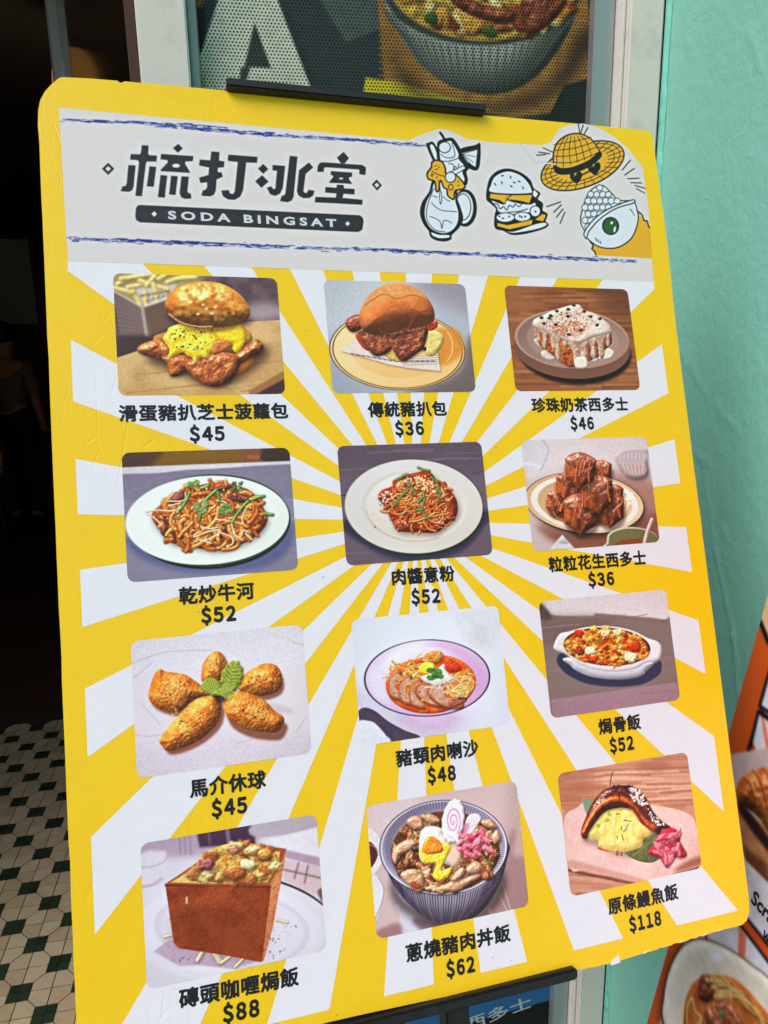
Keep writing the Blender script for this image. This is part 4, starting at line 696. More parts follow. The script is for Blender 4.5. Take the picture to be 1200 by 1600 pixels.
# teal side wall: brushed plaster, built as a relief so that ridges and trowel marks catch the light
def teal_material():
    n = N('teal_paint'); n.set(Roughness=.5); n.b.inputs['Specular IOR Level'].default_value = .35
    tc = n.add('ShaderNodeTexCoord'); c1, c2 = lin((142, 206, 186)), lin((126, 198, 180))
    no = n.add('ShaderNodeTexNoise', i_Scale=3.0, i_Detail=5.0); n.link(tc.outputs['Object'], no.inputs['Vector'])
    mx = n.add('ShaderNodeMix', data_type='RGBA', i_6=c1, i_7=c2); n.link(no.outputs[0], mx.inputs[0])
    st = n.add('ShaderNodeTexNoise', i_Scale=26.0, i_Detail=6.0, i_Roughness=.75); n.link(tc.outputs['Object'], st.inputs['Vector'])
    r = n.add('ShaderNodeMapRange', i_1=.66, i_2=.8, i_3=0.0, i_4=.35); n.link(st.outputs[0], r.inputs[0])
    m2 = n.add('ShaderNodeMix', data_type='RGBA', i_7=lin((150, 168, 140))); n.link(r.outputs[0], m2.inputs[0]); n.link(mx.outputs[2], m2.inputs[6]); n.link(m2.outputs[2], n.b.inputs['Base Color'])
    mp = n.add('ShaderNodeMapping'); mp.inputs['Scale'].default_value = (1, 1, .45); n.link(tc.outputs['Object'], mp.inputs['Vector'])
    b1 = n.add('ShaderNodeTexNoise', i_Scale=420.0, i_Detail=3.0); n.link(mp.outputs[0], b1.inputs['Vector'])
    b2 = n.add('ShaderNodeTexNoise', i_Scale=70.0, i_Detail=6.0); n.link(tc.outputs['Object'], b2.inputs['Vector'])
    b3 = n.add('ShaderNodeTexVoronoi', i_Scale=130.0); n.link(tc.outputs['Object'], b3.inputs['Vector'])
    pk = n.add('ShaderNodeMapRange', i_1=.0, i_2=.22, i_3=1.0, i_4=0.0); n.link(b3.outputs['Distance'], pk.inputs[0])
    a = n.add('ShaderNodeMath', operation='MULTIPLY_ADD', i_1=.4); n.link(b1.outputs[0], a.inputs[0]); n.link(b2.outputs[0], a.inputs[2])
    a2 = n.add('ShaderNodeMath', operation='MULTIPLY_ADD', i_1=.22); n.link(pk.outputs[0], a2.inputs[0]); n.link(a.outputs[0], a2.inputs[2])
    bp = n.add('ShaderNodeBump', i_Strength=.38, i_Distance=.004); n.link(a2.outputs[0], bp.inputs['Height']); n.link(bp.outputs[0], n.b.inputs['Normal'])
    return n.m
TEAL = teal_material()
def wall_relief():
    ys = np.concatenate([np.linspace(-2.2, .2, 25), np.linspace(.21, .99, 200)]); zs = np.concatenate([np.linspace(0, .3, 6), np.linspace(.31, 2.2, 330), np.linspace(2.25, 4.2, 8)])
    Yg, Zg = np.meshgrid(ys, zs, indexing='ij'); rg = np.random.default_rng(3); H = .0010 * (vnoise(len(ys), len(zs), 34, rg) - .5) + .0007 * (vnoise(len(ys), len(zs), 5, rg, 4) - .5)
    for (a, b, h, w) in (((1098, 720), (1118, 860), .0012, .0028), ((1118, 860), (1146, 990), .0022, .0028), ((1146, 990), (1154, 1075), .0024, .0028), ((1154, 1075), (1160, 1125), .0022, .003),
                         ((1080, 700), (1108, 726), .0012, .004), ((1170, 50), (1190, 105), .0012, .004), ((1070, 60), (1078, 75), .001, .004), ((1120, 635), (1160, 680), .0012, .004), ((1060, 540), (1105, 620), .0009, .004), ((1128, 825), (1138, 850), .0014, .003), ((1110, 985), (1145, 995), .0012, .004), ((1105, 940), (1140, 948), .001, .004), ((1190, 580), (1200, 588), .001, .004)):
        p, q = on_x(*a, SX), on_x(*b, SX); e = np.array([q.y - p.y, q.z - p.z]); L = e @ e
        t = np.clip(((Yg - p.y) * e[0] + (Zg - p.z) * e[1]) / L, 0, 1); d2 = (Yg - p.y - t * e[0]) ** 2 + (Zg - p.z - t * e[1]) ** 2; H += h * np.exp(-d2 / (w * w))
    H *= np.clip((ys[:, None] - .2) / .02, 0, 1)
    n, m_ = len(ys), len(zs); V = [(SX - H[i, j], ys[i], zs[j]) for i in range(n) for j in range(m_)]
    Fc = [(i * m_ + j, i * m_ + j + 1, (i + 1) * m_ + j + 1, (i + 1) * m_ + j) for i in range(n - 1) for j in range(m_ - 1)]
    k = len(V); V += [(SX + .25, -2.2, 0), (SX + .25, .99, 0), (SX + .25, .99, 4.2), (SX + .25, -2.2, 4.2)]
    Fc += [(k, k + 3, k + 2, k + 1), (0, m_ - 1, k + 3, k), ((n - 1) * m_, k + 1, k + 2, n * m_ - 1)]
    me = bpy.data.meshes.new('side_wall'); me.from_pydata(V, [], Fc); me.update()
    for p in me.polygons: p.use_smooth = len(p.vertices) == 4 and p.index < (n - 1) * (m_ - 1)
    return me
side = link('side_wall', wall_relief(), TEAL); tag(side, 'teal painted plaster side wall with ridges and trowel marks', 'wall')
def corner_bead():
    rg = random.Random(4); V, Fc = [], []; n = 140
    for k in range(n + 1):
        z = .02 + 2.3 * k / n; w = .006 + .003 * rg.random(); V += [(SX - .0005, WY - .014 - w, z), (SX - .004 - .0015 * rg.random(), WY - .013 - w * .5, z), (SX - .0044, WY - .0125, z)]
        if k: b = 3 * k; Fc += [(b - 3, b - 2, b + 1, b), (b - 2, b - 1, b + 2, b + 1)]
    me = bpy.data.meshes.new('paint_bead'); me.from_pydata(V, [], Fc); me.update(); return me
link('paint_bead', corner_bead(), mat('bright_teal_bead', (120, 206, 184), .5, .12, 40, dirt=(70, 96, 84), dscale=60, damt=.8), side)
# ---------------------------------------------------------------- shop window with perforated film
XL0, XL1 = on_y(209, 0, WY).x, on_y(289, 0, WY).x            # white post left of the window
XR0, XR1, XR2 = on_y(938, 0, WY).x, on_y(977, 0, WY).x, SX
win = empty('shop_window', ((XL0 + SX) / 2, WY, 0), 'shop window in a white frame covered by perforated picture film', 'window')
def wpart(name, lo, hi, m, bev=.002): 
    o = box(name, lo, hi, m, None, bev); o.parent = win; o.matrix_parent_inverse = win.matrix_world.inverted() if False else Matrix.Translation((-win.location.x, -win.location.y, 0)); return o
wpart('frame_post', (XL0, WY, 0), (XL1, WY + .10, 2.355), FRAMEW)
wpart('frame_edge', (XL1 + .0005, WY + .006, .25), (XL1 + .012, WY + .06, 2.3), mat('blue_grey_gasket', (104, 128, 124), .5, .08, 20), .001)
wpart('inner_frame', (XR0, WY + .012, .12), (XR1 - .006, WY + .06, 2.3), ALU, .003)
wpart('frame_lip', (XR1 - .0055, WY - .004, .10), (XR1 + .001, WY + .06, 2.3), FRAMEW, .002)
wpart('frame_post', (XR1 + .0015, WY - .012, 0), (SX - .0045, WY + .10, 2.355), FRAMEW, .003)
wpart('head_rail', (XL1 + .0005, WY, 2.302), (XR1, WY + .08, 2.355), FRAMEW)
wpart('sill', (XL1 + .0005, WY - .02, 0), (XR1, WY + .08, .10), FRAMEW)
GY = WY + .03
def film_material(name, arr, tint=.9):
    m = printed(name, arr, .25, 0); t = m.node_tree; nd = t.nodes; img = [n for n in nd if n.type == 'TEX_IMAGE'][0]; bs = nd['Principled BSDF']
    a = .0045; tc = nd.new('ShaderNodeTexCoord'); dist = []
    for off in (0.0, .5):
        mp = nd.new('ShaderNodeMapping'); mp.inputs['Scale'].default_value = (1 / a, 1 / (a * 1.732), 0); mp.inputs['Location'].default_value = (off, off, 0); t.links.new(tc.outputs['Object'], mp.inputs['Vector'])
        fr = nd.new('ShaderNodeVectorMath'); fr.operation = 'FRACTION'; t.links.new(mp.outputs[0], fr.inputs[0])
        sb = nd.new('ShaderNodeVectorMath'); sb.operation = 'SUBTRACT'; sb.inputs[1].default_value = (.5, .5, 0); t.links.new(fr.outputs[0], sb.inputs[0])
        sc = nd.new('ShaderNodeVectorMath'); sc.operation = 'MULTIPLY'; sc.inputs[1].default_value = (1, 1.732, 0); t.links.new(sb.outputs[0], sc.inputs[0])
        ln = nd.new('ShaderNodeVectorMath'); ln.operation = 'LENGTH'; t.links.new(sc.outputs[0], ln.inputs[0]); dist.append(ln.outputs['Value'])
    mn = nd.new('ShaderNodeMath'); mn.operation = 'MINIMUM'; t.links.new(dist[0], mn.inputs[0]); t.links.new(dist[1], mn.inputs[1])
    mr = nd.new('ShaderNodeMapRange'); mr.inputs[1].default_value = .22; mr.inputs[2].default_value = .30; t.links.new(mn.outputs[0], mr.inputs[0])
    mx = nd.new('ShaderNodeMix'); mx.data_type = 'RGBA'; mx.inputs[6].default_value = (.006, .007, .008, 1); t.links.new(mr.outputs[0], mx.inputs[0]); t.links.new(img.outputs[0], mx.inputs[7]); t.links.new(mx.outputs[2], bs.inputs['Base Color'])
    bs.inputs['Roughness'].default_value = .4; bs.inputs['Specular IOR Level'].default_value = .2
    return m
class PlaneCanvas(Canvas):
    def __init__(s, W, H, mapf, base, seed, ref):
        Canvas.__init__(s, W, H, mapf, base, seed); r = np.array(ref, float); c = np.array(mapf(np.array([r, r + [40, 0], r + [0, 40]])))
        s.k = (np.linalg.norm(c[1] - c[0]) + np.linalg.norm(c[2] - c[0])) / 80
def wall_map(X0, Z1, ppm):
    def f(p):
        p = np.asarray(p, float); d = ray(p[..., 0], p[..., 1]); k = GY / np.tensordot(AX, d, 1)
        return np.stack([(np.tensordot(BX, d, 1) * k - X0) * ppm, (Z1 - CAM_H + np.tensordot(G, d, 1) * k) * ppm], -1)
    return f
FX0, FX1 = XL1 + .0125, XR0 - .0005
def upper_film():
    z0, z1, ppm = 1.30, 2.30, 900; c = PlaneCanvas(int((FX1 - FX0) * ppm), int((z1 - z0) * ppm), wall_map(FX0, z1, ppm), (58, 66, 66), 31, (600, 60))
    T = lambda L: [(x * .5, y * .5) for x, y in L]; U = lambda L: [(560 + x * .53333, y * .53333) for x, y in L]
    c.shape(T([(560, -60), (640, -60), (640, 320), (600, 320)]), (38, 30, 26), smooth=False); c.shape(T([(600, 180), (660, 170), (660, 300), (605, 300)]), (150, 110, 60), smooth=False, soft=3); c.shape(T([(600, -40), (640, -40), (636, 20), (605, 20)]), (160, 110, 60), smooth=False, soft=3)
    c.shape(T([(660, -80), (1010, -80), (1170, 80), (1200, 330), (640, 330)]), (56, 66, 68), smooth=False); c.shape(T([(950, -80), (1165, -80), (1185, 90), (1080, 130)]), (82, 94, 94), smooth=False)
    c.shape(T([(700, -60), (845, -60), (985, 310), (580, 310)]), (206, 214, 204), smooth=False); c.shape(T([(795, 70), (846, 212), (775, 208), (762, 290), (752, 258)]), (70, 76, 70), smooth=False); c.shape(T([(775, 208), (846, 212), (880, 300), (760, 292)]), (206, 214, 204), smooth=False)
    c.shape(T([(752, 210), (782, 210), (766, 262), (748, 258)]), (80, 86, 80), smooth=False); c.shape(T([(640, 210), (645, 270), (625, 272)]), (200, 180, 130), smooth=False)
    c.shape(U([(40, -120), (660, -120), (690, 260), (560, 330), (430, 345), (75, 250), (60, 60)]), (176, 130, 66), smooth=False, col2=(150, 106, 52), cs=20)
    for k in range(12): c.strand(U([(60, 20 * k), (680, 20 * k + 30)]), 3, (150, 108, 56), flat=True)
    c.shape(U([(20, 225), (120, 240), (420, 330), (300, 315), (12, 280)]), (206, 190, 50), smooth=False)
    c.shape(U([(600, 250), (700, 220), (705, 380), (440, 380), (560, 330)]), (44, 50, 50), smooth=False)
    c.shape(U([(90, 150), (200, 270), (360, 310), (560, 240), (640, 90), (690, 100), (610, 250), (480, 320), (330, 330), (150, 270)]), (52, 42, 40), soft=10, alpha=.85)
    c.shape(U([(72, -60), (78, 10), (110, 90), (170, 175), (250, 240), (340, 272), (430, 270), (510, 230), (570, 165), (620, 80), (640, 0), (640, -60)]), (160, 166, 162), dome=60, amb=.35)
    for k in range(34):
        a = math.radians(176 - k * 5.1); c.strand(U([(356 + 282 * math.cos(a), 20 + 118 * math.sin(a)), (356 + 215 * math.cos(a), 55 + 215 * math.sin(a))]), 2.6, (84, 92, 88), flat=True)
    c.shape(U([(74, -60), (80, 0), (130, 65), (230, 112), (340, 130), (450, 125), (560, 90), (620, 30), (636, -60)]), (72, 74, 68)); c.shape(U([(90, -60), (96, -8), (150, 52), (240, 98), (340, 118), (450, 112), (545, 80), (605, 25), (622, -60)]), (204, 158, 72))
    reg = U([(120, -20), (200, 55), (300, 90), (430, 95), (560, 60), (600, -10)])
    for q in c.inside(reg, 70): c.shape(rnd_poly(c, q[0], q[1], 10 + 14 * c.rng.random(), 9, .6, .6, c.rng.random() * 90), [(236, 190, 84), (244, 216, 140), (212, 150, 64), (136, 66, 38)][c.rng.integers(4)], dome=7, bump=3, bs=6, spec=.2, sh=(1, 2, 2, .4))
    for p in ([(290, -30), (360, 10), (450, 30), (440, 70), (330, 45), (270, 0)], [(480, -10), (560, -30), (610, 0), (560, 70), (500, 100), (478, 50)]): c.shape(U(p), (112, 52, 34), dome=14, bump=5, bs=8, spec=.35, col2=(146, 76, 48))
    for (x, y) in ((210, 55), (385, 95)): c.shape(U(rnd_poly(c, x, y, 22, 8, .5)), (70, 96, 50), dome=6)
    c.a *= np.array([1.0, .98, .92]); c.photo = 0.0; return c.finish(), z0, z1
def lower_film():
    z0, z1, ppm = .12, 1.29, 700; c = PlaneCanvas(int((FX1 - FX0) * ppm), int((z1 - z0) * ppm), wall_map(FX0, z1, ppm), (20, 22, 24), 32, (800, 1570))
    c.shape([(560, 1490), (905, 1440), (905, 1550), (720, 1602), (652, 1625), (632, 1608), (615, 1560)], (44, 112, 168), smooth=False); c.photo = 0.0; return c.finish(), z0, z1
for fn in (upper_film, lower_film):
    arr, z0, z1 = fn(); w = FX1 - FX0
    o = uv_sheet('window_film', [(0, z0), (w, z0), (w, z1), (0, z1)], lambda co, w=w, z0=z0, z1=z1: (co.x / w, (co.y - z0) / (z1 - z0)), 0, film_material('perforated_film', arr), win)
    o.rotation_euler = (math.pi / 2, 0, 0); o.location = (FX0 - win.location.x, GY - WY, 0)
    o['label'] = 'dark perforated film with a big pale letter A and a noodle bowl' if fn is upper_film else 'dark perforated film with a blue band and pale lettering'
wpart('glass_pane', (FX0, GY + .003, .12), (FX1, GY + .009, 2.30), mat('dark_window_glass', (10, 12, 13), .1, .02, 5, spec=.5), 0)
FILMTXT = mat('pale_film_lettering', (176, 190, 186), .5, .05, 60)
def film_text(body, a, b, hgt):
    pa, pb = on_y(*a, GY - .0008), on_y(*b, GY - .0008); me, lo, hi = text_mesh(body, 0, 1.02, .012); s = (pb - pa).length / (hi[0] - lo[0]); sy = hgt / (hi[1] - lo[1])
    for v in me.vertices: v.co = ((v.co.x - lo[0]) * s, (v.co.y - lo[1]) * sy, v.co.z * .01)
    o = link('lettering', me, FILMTXT, win); o.rotation_euler = (math.pi / 2, -math.atan2(pb.z - pa.z, pb.x - pa.x), 0); o.location = (pa.x - win.location.x, pa.y - WY, pa.z)
film_text('西多士', (728, 1612), (832, 1574), .030); film_text('花生', (706, 1566), (778, 1545), .030)
# ---------------------------------------------------------------- open glass door, swung into the shop
hinge = Vector((XL0 - .012, WY + .06, 0)); tip = on_y(92, 60, 1.78); tip.z = 0; ang = math.atan2(tip.y - hinge.y, tip.x - hinge.x); DL = (tip - hinge).length
door = empty('glass_door', hinge, 'glass shop door with grey metal stile swung open inwards', 'door'); door.rotation_euler = (0, 0, ang)
GL = N('door_glass'); GL.set(Roughness=.03, IOR=1.45); GL.b.inputs['Transmission Weight'].default_value = 1.0; GL.b.inputs['Base Color'].default_value = (.93, .96, .95, 1)
STILE = mat('grey_door_stile', (164, 172, 168), .4, .08, 30, .05, 200)
box('glass_pane', (.0045, -.004, .12), (DL - .045, .004, 2.22), GL.m, door)
box('stile', (DL - .0445, -.02, .02), (DL, .02, 2.30), STILE, door, .003); box('hinge_edge', (.0, -.006, .02), (.004, .006, 2.30), DARK, door)
box('top_rail', (.0045, -.018, 2.222), (DL - .046, .018, 2.30), STILE, door, .003); box('bottom_rail', (.0045, -.018, .02), (DL - .046, .018, .118), STILE, door, .003)
h_ = from_bm('handle', beam_bm((DL - .022, -.055, .85), (DL - .022, -.055, 1.15), .018, .018), ALU, door)
for z in (.87, 1.13): box('handle_bracket', (DL - .03, -.05, z - .008), (DL - .014, -.0205, z + .008), ALU, door)
# ---------------------------------------------------------------- the menu board
BW = WU; OU, OV = 1.79, 4.52
def bl(u, v): return ((u - OU) * BW, -(v - OV) * BW)
def bpx(x, y): q = to_board(x, y); return bl(q[0], q[1])
borg = (BR[:, 0] * OU + BR[:, 1] * OV + BT) * WU; borg = Vector((float(BX @ borg), float(AX @ borg), CAM_H - float(G @ borg)))
bx_, by_, bz_ = turn(BR[:, 0]), turn(-BR[:, 1]), turn(-BR[:, 2])
board = empty('menu_board', (0, 0, 0), 'yellow and white sunburst menu board with twelve dish photos and prices', 'menu board')
BM = Matrix(((bx_.x, by_.x, bz_.x, borg.x), (bx_.y, by_.y, bz_.y, borg.y), (bx_.z, by_.z, bz_.z, borg.z), (0, 0, 0, 1))); board.matrix_world = BM
rb = random.Random(9)
edge = [bpx(*p) for p in ((59, 195), (60, 170), (63, 156), (70, 143), (80, 132), (92, 122), (97, 120.5), (140, 122.5), (183, 126), (187, 129), (191, 129), (194, 127), (300, 136.5), (420, 148), (520, 157.5), (640, 169), (760, 180.5), (900, 193), (1008, 203.5), (1016, 206), (1020, 213), (1027, 266), (1044, 390))]
def worn(a, b, n, amp):
    out = []
    for k in range(n):
        t = (k + .5 + .3 * (rb.random() - .5)) / n; p = (a[0] + (b[0] - a[0]) * t, a[1] + (b[1] - a[1]) * t); e = amp * rb.random() ** 3
        out.append((p[0] + (amp and e * rb.choice((-.4, .8))) , p[1] + e * .6))
    return out
re_ = [bpx(1054, 500), bpx(1157, 1300)]
edge += [bpx(1055, 500)] + worn(bpx(1055, 500), bpx(1157, 1300), 26, .0006) + [bpx(*p) for p in ((1158, 1305), (1166, 1370), (1170, 1402), (1171, 1424), (1167, 1438), (1160, 1445), (1146, 1449))]
edge += worn(bpx(1140, 1450), bpx(1010, 1489), 34, .0018) + [bpx(975, 1499)] + worn(bpx(970, 1502), bpx(905, 1516), 10, .001) + [bl(2.55, 4.56), bl(1.2, 4.52), bl(.0, 4.5), bl(-.2, 4.49), bl(-.3, 4.44), bl(-.35, 4.34), bl(-.365, 4.2)]
edge += worn(bl(-.366, 4.1), bl(-.388, -.9), 40, .0006)
pbm = sheet_bm(edge, -.0052, 0); panel = from_bm('panel', pbm, YEL, board); panel.data.materials.append(FOAM)
for p in panel.data.polygons: p.material_index = 0 if p.normal.z > .9 else 1
# chips where the yellow laminate has come off the lower edge
for (x0, x1) in ((954, 969), (1004, 1011), (1060, 1066), (1098, 1104), (1122, 1126)):
    y = lambda x: 1449 + (1146 - x) * .3 + (3 if x < 990 else 0)
    hgt = 14 if x0 == 954 else 4
    o = from_bm('chip', sheet_bm([bpx(x0, y(x0) - 1), bpx(x0 + 2, y(x0) - hgt * .6), bpx(x1 - 2, y(x1) - hgt), bpx(x1, y(x1) - 1.5)], .00005, .0002), WHT, board)
# sunburst: white rays in the inner field
IU0, IU1, IV0, IV1 = -.255, 3.84, -.075, 4.45; CU, CV = 1.79, 1.635
def clip_ray(f0, f1):
    def far(f):
        dx, dy = math.cos(f), 1.2 * math.sin(f); t = min((IU1 - CU) / dx if dx > 1e-9 else 1e9, (IU0 - CU) / dx if dx < -1e-9 else 1e9, (IV1 - CV) / dy if dy > 1e-9 else 1e9, (IV0 - CV) / dy if dy < -1e-9 else 1e9)
        return CU + dx * t, CV + dy * t
    a, b = far(f0), far(f1); pts = [(CU + .02 * math.cos(f0), CV + .024 * math.sin(f0)), a]
    for cu in (IU0, IU1):
        for cv in (IV0, IV1):
            fc = math.atan2((cv - CV) / 1.2, cu - CU) % (2 * math.pi)
            if f0 % (2 * math.pi) < fc < f1 % (2 * math.pi): pts.append((cu, cv))
    return pts + [b, (CU + .02 * math.cos(f1), CV + .024 * math.sin(f1))]
sb = bmesh.new()
for k in range(24):
    f0 = math.radians(3.75 + 15 * k); pts = clip_ray(f0, f0 + math.radians(7.5))
    sb.faces.new([sb.verts.new((*bl(u, v), .00008)) for u, v in pts][::-1])
for f in sb.faces:
    f.normal_update()
    if f.normal.z < 0: f.normal_flip()
me = bpy.data.meshes.new('sunburst'); sb.to_mesh(me); sb.free(); link('sunburst', me, WHT, board)
# the twelve dish photographs
def rounded(u0, v0, u1, v1, r, n=5):
    out = []
    for cx, cy, a0 in ((u1 - r, v0 + r, -90), (u1 - r, v1 - r, 0), (u0 + r, v1 - r, 90), (u0 + r, v0 + r, 180)):
        for k in range(n + 1): a = math.radians(a0 + 90 * k / n); out.append((cx + r * math.cos(a), cy + r * math.sin(a)))
    return out
DISH_LABELS = ('photo of a pork chop and egg pineapple bun with fries basket', 'photo of a pork chop bun on a cream plate', 'photo of French toast with milk tea sauce and pearls', 'photo of fried beef rice noodles on a white oval plate', 'photo of spaghetti with meat sauce on a white plate', 'photo of a heap of brown toast cubes in syrup', 'photo of five fried cod cakes round a mint sprig', 'photo of laksa with pork slices in a pink bowl', 'photo of baked rice in a white gratin dish', 'photo of curry rice baked in a hollow bread loaf', 'photo of a pork rice bowl with egg and pink ginger', 'photo of grilled eel over omelette on a pink board')
for i, fn in enumerate(DISHES):
    u0, v0 = COLS[i % 3], ROWS[i // 3]; m = printed(fn.__name__, fn().finish())
    o = uv_sheet('dish_photo', [bl(*p) for p in rounded(u0, v0, u0 + 1, v0 + PH, .045)], lambda co, u0=u0, v0=v0: (co.x / BW + OU - u0, 1 - ((OV - co.y / BW) - v0) / PH), .00017, m, board)
    o['label'] = DISH_LABELS[i]
# captions
def caption(body, a, b, hgt, off, spacing, z=.00022, m=INK, name='caption', bold=0):
    pa, pb = Vector(bpx(*a)), Vector(bpx(*b)); me, lo, hi = text_mesh(body, off, spacing, bold); w = (pb - pa).length; s = w / (hi[0] - lo[0]); sy = hgt * BW / (hi[1] - lo[1]); mid = (pa + pb) / 2; rot = math.atan2(pb.y - pa.y, pb.x - pa.x)
    for v in me.vertices: v.co = ((v.co.x - (lo[0] + hi[0]) / 2) * s, (v.co.y - (lo[1] + hi[1]) / 2) * sy, v.co.z * .01)
    o = link(name, me, m, board); o.location = (mid.x, mid.y, z); o.rotation_euler = (0, 0, rot * .5); return o
CAP = (('滑蛋豬扒芝士菠蘿包', (185.3, 646), (450, 642), '$45', (296, 678.5), (351, 677)), ('傳統豬扒包', (574.5, 640.5), (697.7, 638), '$36', (617, 670.5), (662, 668.5)), ('珍珠奶茶西多士', (830.4, 633), (981, 631.5), '$46', (891, 662), (927.6, 661)),
       ('乾炒牛河', (279.3, 931.3), (397.2, 922.5), '$52', (314, 962), (368.7, 958)), ('肉醬意粉', (612, 901.7), (710.2, 895.8), '$52', (642.3, 933), (687.8, 931)), ('粒粒花生西多士', (857, 882.3), (1008.9, 871.1), '$36', (918.8, 906.8), (959.2, 903.3)),
       ('馬介休球', (296, 1232), (415.5, 1217.3), '$45', (330.1, 1264), (386.1, 1257.3)), ('豬頸肉喇沙', (618.2, 1185.5), (747.5, 1168), '$48', (667.7, 1212.3), (712, 1207.2)), ('焗骨飯', (934.8, 1135.7), (1000.7, 1127), '$52', (952.3, 1166), (989.9, 1160)),
       ('磚頭咖喱焗飯', (279.2, 1558.7), (466.7, 1526.7), '$88', (348, 1584), (405.3, 1574.7)), ('蔥燒豬肉丼飯', (633.7, 1489.1), (797.3, 1457.7), '$62', (697, 1515), (741.7, 1506)), ('原條鰻魚飯', (949.7, 1417.6), (1058.8, 1391.7), '$118', (982.8, 1445.7), (1032.7, 1433.4)))
for nm, a, b, pr, c_, d_ in CAP:
    caption(nm, a, b, .107, 0, 1.06, bold=.035); caption(''.join(chr(0xFEE0 + ord(ch)) for ch in pr), c_, d_, .122, 0, .54, name='price', bold=.052)
pt = [bpx(*p) for p in ((669, 919), (676, 917), (685, 921), (689, 935), (683, 944), (671, 945))]
from_bm('correction_patch', sheet_bm(pt, .00009, .00014), WHT, board)
# header banner: pale sticker with logo, brush lines and cartoons
HEAD = (224, 214, 214)
hu0, hu1, hv0, hv1 = -.30, 3.90, -1.36, -.06; HP = 420
def head_map(p):
    p = np.asarray(p, float); q = to_board(p[..., 0], p[..., 1]); return np.stack([(q[..., 0] - hu0) * HP, (q[..., 1] - hv0) * HP], -1)
def header_art():
    c = PlaneCanvas(int((hu1 - hu0) * HP), int((hv1 - hv0) * HP), head_map, HEAD, 41, (600, 300)); K = (44, 46, 52); BK = (26, 26, 30); OR = (232, 172, 44); WH = (222, 226, 236)
    A = lambda L: [(60 + x * .5, 120 + y * .5) for x, y in L]; B = lambda L: [(600 + x * .38333, 160 + y * .38333) for x, y in L]
    C1 = lambda L: [(180 + x * .191667, 215 + y * .191667) for x, y in L]; C2 = lambda L: [(380 + x * .191667, 225 + y * .191667) for x, y in L]
    DK = lambda L: [(640 + x * .183333, 190 + y * .183333) for x, y in L]; HT = lambda L: [(830 + x * .175, 180 + y * .175) for x, y in L]
    def brush(p, q, core, wid=1.0):
        p, q = np.array(p, float), np.array(q, float); L = np.linalg.norm(q - p); e = (q - p) / L; n = np.array([-e[1], e[0]])
        for _ in range(int(L * .55)):
            t = c.rng.random(); w = math.exp(-((t - core) / .4) ** 2); a = p + (q - p) * t + n * c.rng.normal(0, 1.5 * wid); c.strand([a, a + e * (2 + 14 * c.rng.random())], .4 + 1.0 * c.rng.random() * (.4 + w), (42, 66, 150), flat=True, smooth=False, mott=0)
        for _ in range(int(L * .22)):
            t = core + c.rng.normal(0, .2)
            if 0 < t < .93: a = p + (q - p) * t + n * c.rng.normal(-.5, .8 * wid); c.strand([a, a + e * L * .05], 2.2, (38, 60, 146), flat=True, smooth=False, mott=0)
        for _ in range(int(L * .35)):
            t = c.rng.random(); a = p + (q - p) * t + n * c.rng.normal(.8, 1.9 * wid); c.strand([a, a + e * (2 + 9 * c.rng.random())], .8, HEAD, flat=True, smooth=False, mott=0)
    brush((92, 187.5), (240, 193), .3, .8); brush((200, 191), (345, 200), .6, .8); brush((236, 196), (480, 215), .5); brush((470, 213), (656, 227), .5, .9); brush((102, 373), (140, 374), .5); brush((140, 374), (560, 391), .35); brush((540, 388), (800, 401), .5, .9); brush((760, 399), (986, 408), .45, .9)
    def gl(L, col=K): c.shape(L, col, smooth=False, mott=.03)
    gl(C1([(218, 62), (272, 66), (268, 135), (280, 145), (340, 148), (336, 196), (260, 196), (250, 210), (218, 478), (165, 475), (195, 205), (185, 185), (122, 180), (128, 135), (200, 138), (210, 125)])); gl(C1([(108, 225), (166, 228), (150, 400), (138, 430), (110, 443), (45, 438), (62, 398), (85, 396), (95, 370)])); gl(C1([(280, 235), (334, 240), (314, 402), (258, 398)]))
    gl(C1([(515, 52), (550, 90), (510, 124), (472, 86)])); gl(C1([(375, 134), (637, 152), (632, 192), (575, 195), (568, 212), (610, 284), (604, 288), (372, 274), (372, 264), (430, 202), (425, 184), (370, 178)])); c.shape(C1(ell(496, 230, 32, 16)), HEAD); gl(C1([(370, 306), (424, 312), (404, 490), (348, 486)])); gl(C1([(456, 312), (510, 316), (492, 468), (440, 464)])); gl(C1([(540, 317), (600, 320), (588, 440), (600, 455), (616, 456), (620, 498), (570, 500), (540, 488), (525, 455)]))
    gl(C1([(785, 114), (850, 120), (846, 188), (890, 196), (886, 242), (838, 246), (834, 275), (845, 285), (866, 282), (876, 320), (826, 342), (820, 430), (805, 465), (775, 480), (703, 474), (716, 430), (735, 428), (750, 405), (750, 365), (694, 370), (684, 328), (760, 306), (766, 245), (684, 228), (690, 180), (775, 186)])); gl(C1([(922, 140), (1160, 158), (1155, 206), (1068, 204), (1042, 430), (1020, 480), (975, 508), (920, 505), (880, 480), (864, 434), (925, 428), (935, 455), (960, 462), (975, 440), (1000, 200), (918, 190)]))
    gl(C2([(163, 164), (204, 205), (162, 244), (122, 202)])); gl(C2([(155, 256), (206, 308), (148, 358), (98, 304)])); gl(C2([(240, 172), (342, 180), (322, 360), (300, 405), (260, 424), (220, 410), (192, 358), (230, 346), (245, 370), (262, 365), (276, 220), (238, 214)])); gl(C2([(380, 98), (442, 104), (410, 430), (395, 462), (360, 475), (300, 466), (316, 422), (335, 420), (344, 400)])); gl(C2([(536, 152), (570, 192), (508, 245), (490, 385), (505, 402), (525, 395), (530, 374), (580, 382), (570, 420), (540, 440), (490, 442), (450, 420), (438, 385), (455, 215)]))
